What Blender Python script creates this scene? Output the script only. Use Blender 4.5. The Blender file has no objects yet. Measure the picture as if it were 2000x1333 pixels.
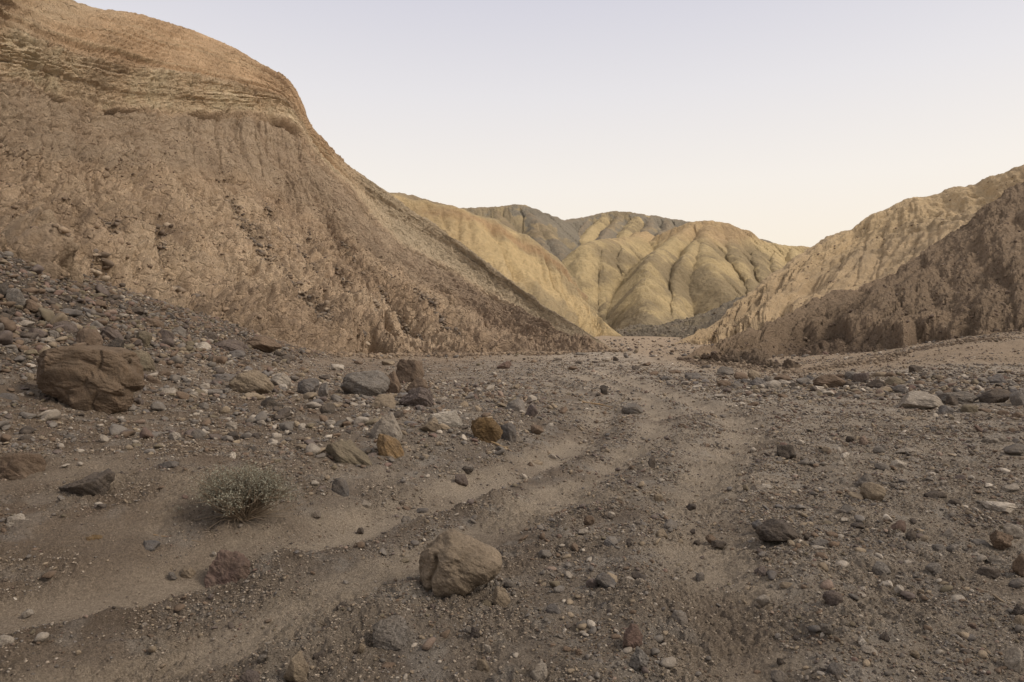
import bpy, math, random
import numpy as np
from mathutils import Vector

# ------------------------------------------------------------------ camera, sky, sun, exposure
SC = bpy.context.scene
COL = SC.collection
F, HOR, EYE = 1333.0, 640.0, 1.5          # focal length in px of a 2000 px wide picture, horizon row, eye height

cam_d = bpy.data.cameras.new('camera'); cam = bpy.data.objects.new('camera', cam_d); COL.objects.link(cam)
cam_d.sensor_width = 36; cam_d.lens = 36 * F / 2000.0
cam_d.shift_y = (HOR - 666.5) / 2000.0
cam.location = (0, 0, EYE); cam.rotation_euler = (math.radians(90), 0, 0)
cam_d.clip_start = 0.05; cam_d.clip_end = 3000
SC.camera = cam

W = bpy.data.worlds.new('World'); SC.world = W; W.use_nodes = True
SUN_EL, SUN_AZ = math.radians(42), math.radians(108)   # azimuth clockwise from +Y : from the right
nt = W.node_tree; nt.nodes.clear()
def wn(t): return nt.nodes.new(t)
wo = wn('ShaderNodeOutputWorld'); bg = wn('ShaderNodeBackground')
sky = wn('ShaderNodeTexSky'); sky.sky_type = 'NISHITA'; sky.sun_disc = False
sky.sun_elevation = SUN_EL; sky.sun_rotation = SUN_AZ
sky.air_density = 1.0; sky.dust_density = 4.0; sky.ozone_density = 1.0
hs = wn('ShaderNodeHueSaturation'); hs.inputs['Saturation'].default_value = 0.35
tc = wn('ShaderNodeTexCoord'); sx = wn('ShaderNodeSeparateXYZ')
ramp = wn('ShaderNodeValToRGB'); mixw = wn('ShaderNodeMixRGB'); mixw.inputs['Fac'].default_value = 0.85
nt.links.new(tc.outputs['Generated'], sx.inputs[0]); nt.links.new(sx.outputs['Z'], ramp.inputs['Fac'])
cr = ramp.color_ramp
SKYK = 10.0
stops = [(0.0, (0.98, 0.86, 0.62)), (0.12, (0.97, 0.875, 0.745)), (0.20, (0.93, 0.87, 0.80)), (0.32, (0.81, 0.785, 0.80)),
         (0.47, (0.635, 0.63, 0.72)), (0.62, (0.62, 0.60, 0.61)), (1.0, (0.64, 0.60, 0.57))]
cr.elements[0].position = 0; cr.elements[0].color = (*stops[0][1], 1)
cr.elements[1].position = 1; cr.elements[1].color = (*stops[-1][1], 1)
for p, c in stops[1:-1]:
    e = cr.elements.new(p); e.color = (*c, 1)
mul = wn('ShaderNodeMixRGB'); mul.blend_type = 'MULTIPLY'; mul.inputs['Fac'].default_value = 1
mul.inputs['Color2'].default_value = (SKYK, SKYK, SKYK, 1)
nt.links.new(ramp.outputs[0], mul.inputs['Color1'])
nt.links.new(sky.outputs[0], hs.inputs['Color'])
nt.links.new(hs.outputs[0], mixw.inputs['Color1']); nt.links.new(mul.outputs[0], mixw.inputs['Color2'])
nt.links.new(mixw.outputs[0], bg.inputs['Color']); bg.inputs['Strength'].default_value = 0.11
nt.links.new(bg.outputs[0], wo.inputs[0])

sl = bpy.data.lights.new('sun', 'SUN'); sl.energy = 2.4; sl.angle = math.radians(16); sl.color = (1.0, 0.89, 0.74)
so = bpy.data.objects.new('sun', sl); COL.objects.link(so)
d = Vector((math.sin(SUN_AZ) * math.cos(SUN_EL), math.cos(SUN_AZ) * math.cos(SUN_EL), math.sin(SUN_EL)))
so.rotation_euler = d.to_track_quat('Z', 'Y').to_euler(); so.location = d * 50

SC.view_settings.view_transform = 'Standard'; SC.view_settings.look = 'None'
SC.view_settings.gamma = 1; SC.view_settings.exposure = 0.0
SC.view_settings.use_curve_mapping = False
SC.cycles.max_bounces = 5; SC.cycles.diffuse_bounces = 3

# ------------------------------------------------------------------ numpy helpers
_rs = np.random.RandomState(7)
_perm = np.tile(_rs.permutation(512), 3)
_ang = _rs.rand(512) * 2 * np.pi
_gx, _gy = np.cos(_ang).astype(np.float32), np.sin(_ang).astype(np.float32)
def noise(x, y, s=0):
    x = np.asarray(x, np.float64) + s * 17.31; y = np.asarray(y, np.float64) - s * 9.77
    xi = np.floor(x).astype(np.int64); yi = np.floor(y).astype(np.int64)
    fx = (x - xi).astype(np.float32); fy = (y - yi).astype(np.float32)
    xi = (xi + s * 31) & 511; yi = (yi + s * 57) & 511
    x1 = (xi + 1) & 511; y1 = (yi + 1) & 511
    def g(a, b, dx, dy):
        h = _perm[_perm[a] + b]
        return _gx[h] * dx + _gy[h] * dy
    u = fx * fx * fx * (fx * (fx * 6 - 15) + 10); v = fy * fy * fy * (fy * (fy * 6 - 15) + 10)
    a = g(xi, yi, fx, fy); b = g(x1, yi, fx - 1, fy); c = g(xi, y1, fx, fy - 1); e = g(x1, y1, fx - 1, fy - 1)
    return 1.5 * ((a + u * (b - a)) * (1 - v) + (c + u * (e - c)) * v)
def fbm(x, y, o=4, s=0, g=0.5, l=2.03):
    r = 0; a = 1.0
    for i in range(o):
        r = r + a * noise(x, y, s + i * 3); a *= g; x = x * l; y = y * l
    return r
def ridged(x, y, o=3, s=0):
    r = 0; a = 1.0; t = 0
    for i in range(o):
        r = r + a * (1 - 2 * np.abs(noise(x, y, s + i * 3))); t += a; a *= 0.5; x = x * 2.1; y = y * 2.1
    return r / t
def sst(a, b, x):
    t = np.clip((x - a) / (b - a), 0, 1); return t * t * (3 - 2 * t)
def crease(x, y, s=0, k=3.0):
    return np.clip(1 - np.abs(noise(x, y, s)) * k, 0, 1) ** 1.5
def crust(x, y, s=0, w=0.03):
    f_ = fbm(x, y, 4, s, g=0.6); return sst(-w, w, f_) + 0.7 * sst(0.3 - w, 0.3 + w, f_) - 0.6 * (1 - sst(-0.33 - w, -0.33 + w, f_))
def lerp(a, b, t): return a + (b - a) * t
def mixc(c, k, t):
    t = np.clip(t, 0, 1)[..., None]; return c * (1 - t) + np.asarray(k, np.float64) * t

def pix(px, py, Y):
    return np.array([(px - 1000.0) / F * Y, Y, EYE + (HOR - py) / F * Y])

def mesh_np(name, V, Q, col=None, mat=None, smooth=True):
    V = np.asarray(V, np.float32); Q = np.asarray(Q, np.int32)
    me = bpy.data.meshes.new(name); k = Q.shape[1]
    me.vertices.add(len(V)); me.vertices.foreach_set('co', V.ravel())
    me.loops.add(Q.size); me.loops.foreach_set('vertex_index', Q.ravel())
    me.polygons.add(len(Q)); me.polygons.foreach_set('loop_start', np.arange(0, Q.size, k, dtype=np.int32))
    me.polygons.foreach_set('use_smooth', np.full(len(Q), smooth))
    me.update(calc_edges=True)
    if col is not None:
        at = me.color_attributes.new('Col', 'FLOAT_COLOR', 'POINT')
        c4 = np.ones((len(V), 4), np.float32); c4[:, :3] = col; at.data.foreach_set('color', c4.ravel())
    if mat: me.materials.append(mat)
    return me
def link(name, me, parent=None, loc=None):
    o = bpy.data.objects.new(name, me); COL.objects.link(o)
    if parent: o.parent = parent
    if loc is not None: o.location = loc
    return o
def tag(o, label=None, cat=None, group=None, kind=None):
    if label: o['label'] = label
    if cat: o['category'] = cat
    if group: o['group'] = group
    if kind: o['kind'] = kind
    return o
def gridq(nu, nv, off=0):
    i = np.arange(nu - 1)[:, None]; j = np.arange(nv - 1)[None, :]
    a = i * nv + j
    return (np.stack([a, a + nv, a + nv + 1, a + 1], -1).reshape(-1, 4) + off)

# ------------------------------------------------------------------ materials
def earth_mat(name, scales, bump, col_var=0.25, use='attr', fine=40.0, rough=0.95, speck=0.0, layer=0.0, dust=0.0, crack=0.0):
    m = bpy.data.materials.new(name); m.use_nodes = True; n = m.node_tree; n.nodes.clear()
    N = n.nodes.new; L = n.links.new
    out = N('ShaderNodeOutputMaterial'); bs = N('ShaderNodeBsdfPrincipled'); L(bs.outputs[0], out.inputs[0])
    bs.inputs['Roughness'].default_value = rough
    bs.inputs['Specular IOR Level'].default_value = 0.2
    tc = N('ShaderNodeTexCoord'); src = tc.outputs['Object']
    if use == 'attr':
        a = N('ShaderNodeAttribute'); a.attribute_name = 'Col'; base = a.outputs['Color']
    else:
        a = N('ShaderNodeObjectInfo'); base = a.outputs['Color']
        vm = N('ShaderNodeVectorMath'); vm.operation = 'ADD'; L(tc.outputs['Object'], vm.inputs[0]); L(a.outputs['Location'], vm.inputs[1]); src = vm.outputs[0]
    if dust > 0:      # dry silt caught on the stone
        nz = N('ShaderNodeTexNoise'); nz.inputs['Scale'].default_value = scales[0] * 1.7; nz.inputs['Detail'].default_value = 8; nz.inputs['Roughness'].default_value = 0.75
        L(src, nz.inputs['Vector'])
        mr = N('ShaderNodeMapRange'); mr.inputs['From Min'].default_value = 0.38; mr.inputs['From Max'].default_value = 0.66
        mr.inputs['To Min'].default_value = dust * 0.25; mr.inputs['To Max'].default_value = dust; L(nz.outputs['Fac'], mr.inputs['Value'])
        mm = N('ShaderNodeMixRGB'); L(mr.outputs[0], mm.inputs['Fac']); L(base, mm.inputs['Color1']); mm.inputs['Color2'].default_value = (0.20, 0.155, 0.115, 1); base = mm.outputs[0]
    # colour variation : two noises multiply the base colour
    prev = base
    for sc, amt in ((scales[0], col_var), (fine, col_var * 0.8)):
        nz = N('ShaderNodeTexNoise'); nz.inputs['Scale'].default_value = sc; nz.inputs['Detail'].default_value = 6; nz.inputs['Roughness'].default_value = 0.65
        L(src, nz.inputs['Vector'])
        mr = N('ShaderNodeMapRange'); mr.inputs['From Min'].default_value = 0.3; mr.inputs['From Max'].default_value = 0.7
        mr.inputs['To Min'].default_value = 1 - amt; mr.inputs['To Max'].default_value = 1 + amt
        L(nz.outputs['Fac'], mr.inputs['Value'])
        mx = N('ShaderNodeVectorMath'); mx.operation = 'SCALE'; L(prev, mx.inputs[0]); L(mr.outputs[0], mx.inputs['Scale']); prev = mx.outputs[0]
    if speck > 0:
        vo = N('ShaderNodeTexVoronoi'); vo.inputs['Scale'].default_value = fine * 2.2; L(src, vo.inputs['Vector'])
        hsv = N('ShaderNodeSeparateColor'); L(vo.outputs['Color'], hsv.inputs[0])
        mr = N('ShaderNodeMapRange'); mr.inputs['To Min'].default_value = 1 - speck; mr.inputs['To Max'].default_value = 1 + speck
        L(hsv.outputs[0], mr.inputs['Value'])
        mx = N('ShaderNodeVectorMath'); mx.operation = 'SCALE'; L(prev, mx.inputs[0]); L(mr.outputs[0], mx.inputs['Scale']); prev = mx.outputs[0]
    L(prev, bs.inputs['Base Color'])
    # bump
    last = None
    for i, (sc, st) in enumerate(bump):
        nz = N('ShaderNodeTexNoise'); nz.inputs['Scale'].default_value = sc; nz.inputs['Detail'].default_value = 7; nz.inputs['Roughness'].default_value = 0.7
        v = src
        if layer > 0 and i == 0:
            mp = N('ShaderNodeMapping'); mp.inputs['Scale'].default_value = (1, 1, layer); L(src, mp.inputs['Vector']); v = mp.outputs[0]
        L(v, nz.inputs['Vector'])
        b = N('ShaderNodeBump'); b.inputs['Strength'].default_value = 1.0; b.inputs['Distance'].default_value = st
        L(nz.outputs['Fac'], b.inputs['Height'])
        if last: L(last, b.inputs['Normal'])
        last = b.outputs['Normal']
    if crack > 0:     # dried crust : warped cell edges
        nz = N('ShaderNodeTexNoise'); nz.inputs['Scale'].default_value = 0.9; nz.inputs['Detail'].default_value = 5; L(src, nz.inputs['Vector'])
        mw = N('ShaderNodeVectorMath'); mw.operation = 'MULTIPLY_ADD'; L(nz.outputs['Color'], mw.inputs[0]); mw.inputs[1].default_value = (1.6, 1.6, 1.6); L(src, mw.inputs[2])
        vo = N('ShaderNodeTexVoronoi'); vo.feature = 'DISTANCE_TO_EDGE'; vo.inputs['Scale'].default_value = 1.1; L(mw.outputs[0], vo.inputs['Vector'])
        mr = N('ShaderNodeMapRange'); mr.inputs['From Max'].default_value = 0.10; L(vo.outputs['Distance'], mr.inputs['Value'])
        b = N('ShaderNodeBump'); b.inputs['Distance'].default_value = crack; L(mr.outputs[0], b.inputs['Height']); L(last, b.inputs['Normal']); last = b.outputs['Normal']
    L(last, bs.inputs['Normal'])
    return m
M_cliff = earth_mat('clay_cliff', (0.35,), [(0.9, 0.30), (4.0, 0.17), (16.0, 0.055)], 0.15, fine=6.0, layer=1.6, crack=0.055)
M_slope = earth_mat('clay_slope', (0.35,), [(0.9, 0.20), (4.0, 0.11), (16.0, 0.04)], 0.15, fine=6.0, layer=1.6, crack=0.04)
M_far = earth_mat('yellow_clay', (0.10,), [(0.35, 0.8), (1.6, 0.45), (5.0, 0.15)], 0.14, fine=1.6)
M_ground = earth_mat('wash_ground', (1.1,), [(10, 0.07), (45, 0.03), (180, 0.009)], 0.13, fine=55.0, speck=0.20)
M_gravel = earth_mat('gravel_stone', (9.0,), [(60, 0.012)], 0.18, fine=90.0, dust=0.5)
M_rock = earth_mat('boulder_stone', (5.0,), [(7, 0.07), (45, 0.014)], 0.24, use='obj', fine=38.0, dust=0.6)
M_speck = earth_mat('speckled_stone', (6.0,), [(16, 0.03), (70, 0.012)], 0.15, use='obj', fine=60.0, speck=0.42, dust=0.45)
M_layer = earth_mat('layered_stone', (4.0,), [(9, 0.10), (50, 0.012)], 0.28, use='obj', fine=30.0, layer=5.0, dust=0.4)

# ------------------------------------------------------------------ ground height
# control points : px, py, distance Y
GC = [(1000,1333,2.885),(1500,1333,2.885),(2000,1333,2.9),(500,1333,2.83),(0,1333,2.75),(-400,1333,2.6),(2400,1333,2.9),
 (850,1170,3.77),(1300,1150,3.92),(1700,1150,3.92),(2050,1130,4.08),(150,1200,3.42),(450,1130,3.95),(-300,1150,3.5),
 (0,1050,4.25),(300,1040,4.45),(460,1025,4.45),(700,1000,5.25),(1000,1000,5.5),(1300,1000,5.55),(1700,1000,5.55),(2050,980,5.9),
 (-200,930,4.9),(100,900,5.65),(300,900,5.75),(500,900,6.1),(700,900,6.6),(900,885,7.2),(1060,872,8.5),(1250,870,8.7),(1500,870,8.7),(1800,860,9.1),(2050,850,9.4),
 (0,800,7.5),(150,803,7.9),(350,810,8.6),(500,775,10.6),(650,778,11.2),(800,790,10.9),(900,800,10.6),(1000,800,11.2),(1100,800,12.3),(1250,790,13.3),(1500,780,14.3),(1800,795,13.0),(2000,780,13.5),
 (0,700,8.9),(200,700,11.0),(350,700,13.0),(-300,700,6.8),
 (0,600,11.5),(200,630,14.0),(350,660,17.0),(500,690,20.5),(620,708,24),(700,712,26),
 (0,490,15.0),(150,540,18.0),(300,590,22.0),(450,635,26.0),(640,690,32.0),(-300,450,12.0),
 (850,730,21.5),(1000,730,22),(1200,730,22.2),(1400,740,20),(1600,745,18.8),(1750,742,18.4),(1900,735,18.4),(2050,725,19.5),
 (850,698,34),(1000,696,36),(1200,690,40),(1340,702,32.5),(1450,716,26.5),(1550,726,23.5),(1650,713,24.6),(1750,698,25.7),
 (1900,692,23.5),(2000,690,24),(2000,664,26.5),(1900,670,26.5),(2050,655,27.0),(2300,620,29),
 (1220,684,48),(1300,676,55),(1250,668,66),(1280,660,84),(1250,655,100),(1240,645,140),(1300,640,170),(700,690,60),(300,690,80),(1700,680,60),(2000,640,50),(1100,640,180),(1500,640,180),(600,640,170),(1900,640,170)]
GP = np.array([pix(*g) for g in GC])
KT, KY = 2.4, 1.0
def fanc(x, y): return np.stack([x / y * KT, np.log(y) * KY], -1)
_C = fanc(GP[:, 0], GP[:, 1])
def _tps(r2):
    return 0.5 * r2 * np.log(r2 + 1e-12)
_n = len(GP)
_A = np.zeros((_n + 3, _n + 3)); _dd = ((_C[:, None] - _C[None]) ** 2).sum(-1)
_A[:_n, :_n] = _tps(_dd) + np.eye(_n) * 0.004; _A[:_n, _n] = 1; _A[:_n, _n + 1:] = _C; _A[_n, :_n] = 1; _A[_n + 1:, :_n] = _C.T
_w = np.linalg.solve(_A, np.concatenate([GP[:, 2], np.zeros(3)]))
def macro(x, y):
    x = np.asarray(x, float); y = np.maximum(np.asarray(y, float), 2.0)
    t = np.clip(x / y, -1.15, 1.05); yy = np.clip(y, 2.4, 190)
    p = np.stack([t * KT, np.log(yy) * KY], -1); sh = p.shape[:-1]; p = p.reshape(-1, 2)
    r = np.full(len(p), _w[_n]) + p @ _w[_n + 1:]
    for i in range(_n):
        r += _w[i] * _tps((p[:, 0] - _C[i, 0]) ** 2 + (p[:, 1] - _C[i, 1]) ** 2)
    return r.reshape(sh)
# wheel tracks etc. : polylines in world space
def flat(pts): return np.array([[(px - 1000) / F * (EYE * F / (py - HOR)), EYE * F / (py - HOR)] for px, py in pts])
T_left = flat([(-700, 1400), (-100, 1262), (230, 1180), (560, 1085), (700, 1045), (850, 1000), (1010, 935), (1110, 880), (1170, 835), (1190, 800), (1150, 775), (1100, 752), (1060, 735)])
T_pale = flat([(-400, 1500), (200, 1330), (520, 1225), (760, 1115), (960, 1035), (1100, 965), (1210, 895), (1270, 845), (1290, 810), (1260, 780), (1190, 752), (1130, 735)])
T_right = flat([(1330, 1600), (1430, 1333), (1425, 1230), (1400, 1120), (1360, 1000), (1390, 920), (1460, 860), (1440, 820), (1370, 790), (1290, 765), (1230, 745), (1170, 728)])
T_road = np.array([(60, 26), (30, 25.2), (18.6, 24.4), (14.5, 24.2), (11.0, 23.6), (8.2, 24.6), (7.2, 28), (7.6, 33), (8.6, 38), (10.2, 46), (12, 55), (14.5, 66), (19, 84)])
def seg(x, y, P):
    best = np.full(x.shape, 1e9); sg = np.zeros(x.shape); al = np.zeros(x.shape); acc = 0
    for a, b in zip(P[:-1], P[1:]):
        dx, dy = b - a; l2 = dx * dx + dy * dy; l = math.sqrt(l2)
        t = np.clip(((x - a[0]) * dx + (y - a[1]) * dy) / l2, 0, 1)
        ex = x - a[0] - t * dx; ey = y - a[1] - t * dy; dist = np.hypot(ex, ey)
        s = np.sign(dx * (y - a[1]) - dy * (x - a[0]))
        m = dist < best
        best = np.where(m, dist, best); sg = np.where(m, s, sg); al = np.where(m, acc + t * l, al); acc += l
    return best * sg, al          # positive = to the left of the line's direction
def ground_z(x, y, detail=True):
    x = np.asarray(x, float); y = np.asarray(y, float)
    z = macro(x, y)
    near = 1 - sst(20, 45, y)
    dl, al = seg(x, y, T_left); dl = dl + 0.05 * noise(al * 0.8, al * 0 + 3, 2) + 0.03 * noise(x * 4, y * 4, 5)
    # left tyre track : smooth shallow trough with a crumbly scarp on its right side
    z = z - near * 0.045 * np.exp(-(dl / 0.19) ** 4) + near * 0.035 * np.exp(-((dl + 0.25) / 0.06) ** 2) * (0.1 + 1.2 * sst(-.2, .4, noise(x * 3, y * 3, 8)))
    z = z + near * 0.03 * np.exp(-((dl - 0.36) / 0.16) ** 2)
    z = z + near * 0.06 * sst(0.2, 0.9, dl) * (1 - sst(1.2, 3.5, dl))
    dp, ap = seg(x, y, T_pale); dp = dp + 0.06 * noise(ap * 0.7, ap * 0 + 9, 4)
    z = z - near * 0.038 * np.exp(-(dp / 0.20) ** 2) + near * 0.03 * np.exp(-((dp + 0.42) / 0.14) ** 2) * (0.3 + noise(x * 4, y * 4, 19) ** 2 * 3)
    dr, ar = seg(x, y, T_right); dr = dr + 0.07 * noise(ar * 0.6, ar * 0 + 5, 6)
    z = z - near * 0.07 * np.exp(-(dr / 0.26) ** 2) + near * 0.035 * np.exp(-((np.abs(dr) - 0.5) / 0.15) ** 2)
    da, aa = seg(x, y, T_road)
    z = z - 0.05 * np.exp(-(da / 1.4) ** 2) - 0.06 * np.exp(-((np.abs(da) - 0.8) / 0.22) ** 2) + 0.05 * np.exp(-((np.abs(da) - 1.8) / 0.3) ** 2)
    smooth = np.exp(-(dl / 0.22) ** 2) * 0.8
    if detail:
        z = z + near * (0.030 * fbm(x * 1.1, y * 1.1, 3, 11) + (0.018 + 0.02 * sst(-7, -9, x)) * fbm(x * 5, y * 5, 3, 12) * (1 - smooth))
        z = z + (1 - near * 0.3) * 0.05 * fbm(x * 0.3, y * 0.3, 4, 13)
        k = near * (1 - smooth) * (1 - sst(8, 16, y))
        cr_ = sst(-.35, .45, fbm(x * 1.6, y * 1.6, 2, 16)); z = z + k * (0.006 + 0.016 * cr_) * fbm(x * 17, y * 17, 4, 14, g=0.65) + k * 0.006 * ridged(x * 48, y * 48, 2, 15)
    return z
def ray_hit(px, py):
    Y = np.exp(np.linspace(math.log(2.0), math.log(180), 900))
    x = (px - 1000) / F * Y; zr = EYE + (HOR - py) / F * Y
    g = ground_z(x, Y, False); b = np.nonzero(zr < g)[0]
    if len(b) == 0 or b[0] == 0: return 170.0
    i = b[0]; d0 = zr[i - 1] - g[i - 1]; d1 = g[i] - zr[i]
    return float(lerp(Y[i - 1], Y[i], d0 / (d0 + d1 + 1e-9)))

# gravel density 0..1 (shared by the colour of the sheet and the scatter)
def masks(x, y):
    dl, _ = seg(x, y, T_left); dp, _ = seg(x, y, T_pale); dr, _ = seg(x, y, T_right); da, _ = seg(x, y, T_road)
    n1 = fbm(x * 0.9, y * 0.9, 4, 21); n2 = fbm(x * 3.1, y * 3.1, 3, 22)
    wy = 1 + 0.03 * y
    sand = 1.0 * np.exp(-((dl - .04 + .05 * n2) / (0.20 * wy)) ** 4) * (1 - sst(9, 14, y)) + 0.95 * np.exp(-((dp + 0.06 * n2) / (0.17 * wy)) ** 4) + 1.0 * np.exp(-((dr + 0.12 * n2) / (0.25 * wy)) ** 4)
    sand = sand + (1 - .6 * sst(30, 40, y)) * np.exp(-(da / 2.7) ** 4) * (0.8 + .2 * np.cos(da * 8))
    bank = sst(0.15, 0.6, dl) * (1 - sst(5.0, 6.4, y)) * (1 - sst(2.5, 4.5, dl) * sst(5, 6, y)) * sst(-.45, .25, n1 + 0.15)
    sand = np.clip(sand + 0.5 * bank + 0.45 * sst(0.1, 0.7, n1), 0, 1) * (0.72 + 0.4 * sst(-.5, .35, n2 + .5 * n1))
    talus = sst(-5.2, -7.0, x + 0.10 * (y - 8)) * sst(7.5, 9.5, y) * (1 - sst(36, 40, y))
    talus = np.maximum(talus, sst(0.6, 0.9, -x / y) * sst(8.2, 9.2, y) * (1 - sst(30, 36, y)))
    sand = np.clip(sand, 0, 1) * (1 - talus)
    rub = sst(0.5, 1.2, dl) * sst(5.4, 6.8, y) * (1 - sst(15, 20, y)) * sst(-.55, .25, n1) * (1 - talus) * (x < 1.5)
    band = sst(3.2, 5.5, x) * (1 - sst(12.5, 15, x)) * sst(14.8, 16.8, y + .15 * x) * (1 - sst(18.8, 20.3, y))
    global LASTRUB
    LASTRUB = np.maximum(rub, band)
    return sand, talus, n1, n2

print('ground...')
tt = np.concatenate([np.linspace(-3.5, -1.15, 60)[:-1], np.linspace(-1.15, 1.15, 1420), np.linspace(1.15, 3.0, 50)[1:]])
inv = np.linspace(1 / 1.9, 1 / 60.0, 800); yy = np.concatenate([1 / inv, np.exp(np.linspace(math.log(60), math.log(420), 60))[1:]])
inv2 = np.unique(np.concatenate([yy, np.linspace(9, 60, 260)]))
yy = inv2
X = tt[:, None] * yy[None]; Yg = np.repeat(yy[None], len(tt), 0)
Z = ground_z(X, Yg)
sand, talus, n1, n2 = masks(X, Yg)
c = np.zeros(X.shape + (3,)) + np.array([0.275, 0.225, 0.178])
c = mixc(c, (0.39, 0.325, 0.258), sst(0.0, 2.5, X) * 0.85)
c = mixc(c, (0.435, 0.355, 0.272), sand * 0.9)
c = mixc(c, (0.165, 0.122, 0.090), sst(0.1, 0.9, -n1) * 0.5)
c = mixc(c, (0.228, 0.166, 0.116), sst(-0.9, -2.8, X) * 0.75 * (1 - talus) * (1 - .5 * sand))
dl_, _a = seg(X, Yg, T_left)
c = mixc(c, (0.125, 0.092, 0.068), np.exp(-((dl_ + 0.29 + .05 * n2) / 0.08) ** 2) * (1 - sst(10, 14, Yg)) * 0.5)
c = mixc(c, (0.105, 0.082, 0.064), talus * 0.85)
c = mixc(c, (0.40, 0.365, 0.325), sst(0.0, 0.6, n2) * 0.4 * (1 - sand) * (1 - talus))
da_, _a = seg(X, Yg, T_road)
c = mixc(c, (0.35, 0.265, 0.188), sst(5.5, 8.5, X) * sst(20.5, 22.5, Yg) * .9)
toe = sst(-10, -8.4, X) * (1 - sst(0, 5, X)) * sst(27, 33, Yg - .2 * X + n2) * (1 - sst(38, 46, Yg)) * .8
c = mixc(c, (0.36, 0.27, 0.19), toe * (.55 + .45 * n2))
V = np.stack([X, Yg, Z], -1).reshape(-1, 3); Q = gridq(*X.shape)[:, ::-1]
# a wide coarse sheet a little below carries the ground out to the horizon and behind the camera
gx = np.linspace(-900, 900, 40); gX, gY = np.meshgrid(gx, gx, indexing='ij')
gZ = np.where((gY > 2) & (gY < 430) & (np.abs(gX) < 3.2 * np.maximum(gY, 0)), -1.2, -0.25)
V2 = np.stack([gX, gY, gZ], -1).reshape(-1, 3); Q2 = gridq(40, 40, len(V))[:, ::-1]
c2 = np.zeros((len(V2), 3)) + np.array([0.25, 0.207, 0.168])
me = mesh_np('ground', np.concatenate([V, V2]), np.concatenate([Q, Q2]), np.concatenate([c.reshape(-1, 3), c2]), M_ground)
tag(link('ground', me), kind='structure')

# ------------------------------------------------------------------ hills : lofted from fall lines, then eroded
def cr_interp(P, n):
    """Catmull-Rom along axis 0 of P to n samples."""
    k = len(P); t = np.linspace(0, k - 1, n); i = np.minimum(t.astype(int), k - 2); f = (t - i)
    f = f.reshape((-1,) + (1,) * (P.ndim - 1))
    Pe = np.concatenate([2 * P[:1] - P[1:2], P, 2 * P[-1:] - P[-2:-1]])
    a, b, c_, d_ = Pe[i], Pe[i + 1], Pe[i + 2], Pe[i + 3]
    return 0.5 * ((2 * b) + (-a + c_) * f + (2 * a - 5 * b + 4 * c_ - d_) * f ** 2 + (-a + 3 * b - 3 * c_ + d_) * f ** 3)
def loft(cols, nu, nv, back=(0.10, 0.86, 0.55), floor=-1.5, sink=True):
    P = np.array([[pix(*p) for p in c_] for c_ in cols])          # [cols, rows, 3]
    top = P[:, -1]; base = floor
    b1 = top.copy(); b1[:, :2] *= (1 + back[0]); b1[:, 2] = base + (top[:, 2] - base) * back[1]
    b2 = top.copy(); b2[:, :2] *= (1 + back[2]); b2[:, 2] = base
    toe = P[:, 0].copy(); toe[:, 2] -= 1.6; toe[:, :2] *= 0.995
    P = np.concatenate([toe[:, None], P, b1[:, None], b2[:, None]], 1)
    S = cr_interp(P, nu); S = cr_interp(S.transpose(1, 0, 2), nv).transpose(1, 0, 2)
    rows = np.linspace(0, P.shape[1] - 1, nv) - 1                   # 0 = toe row, .. crest = nrows-1
    cu = np.linspace(0, P.shape[0] - 1, nu)
    du = np.linalg.norm(np.diff(S, axis=0), axis=-1); dv = np.linalg.norm(np.diff(S, axis=1), axis=-1)
    U = np.zeros(S.shape[:2]); U[1:] = np.cumsum(np.repeat(du.mean(1)[:, None], nv, 1), 0)
    Vv = np.zeros(S.shape[:2]); Vv[:, 1:] = np.cumsum(np.repeat(dv.mean(0)[None], nu, 0), 1)
    R = np.repeat(rows[None], nu, 0); CU = np.repeat(cu[:, None], nv, 1)
    gu = np.gradient(S, axis=0); gv = np.gradient(S, axis=1)
    Nn = np.cross(gu, gv); Nn /= np.linalg.norm(Nn, axis=-1, keepdims=True) + 1e-9
    if (Nn[..., 1] * -1).mean() < 0: Nn = -Nn
    return S, Nn, U, Vv, R, CU
def hill(name, S, Nn, D, colr, mat):
    Vt = S + Nn * D[..., None]
    me = mesh_np(name, Vt.reshape(-1, 3), gridq(*D.shape), colr.reshape(-1, 3), mat)
    o = link(name, me); tag(o, kind='structure'); return Vt
HS = {}

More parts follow.
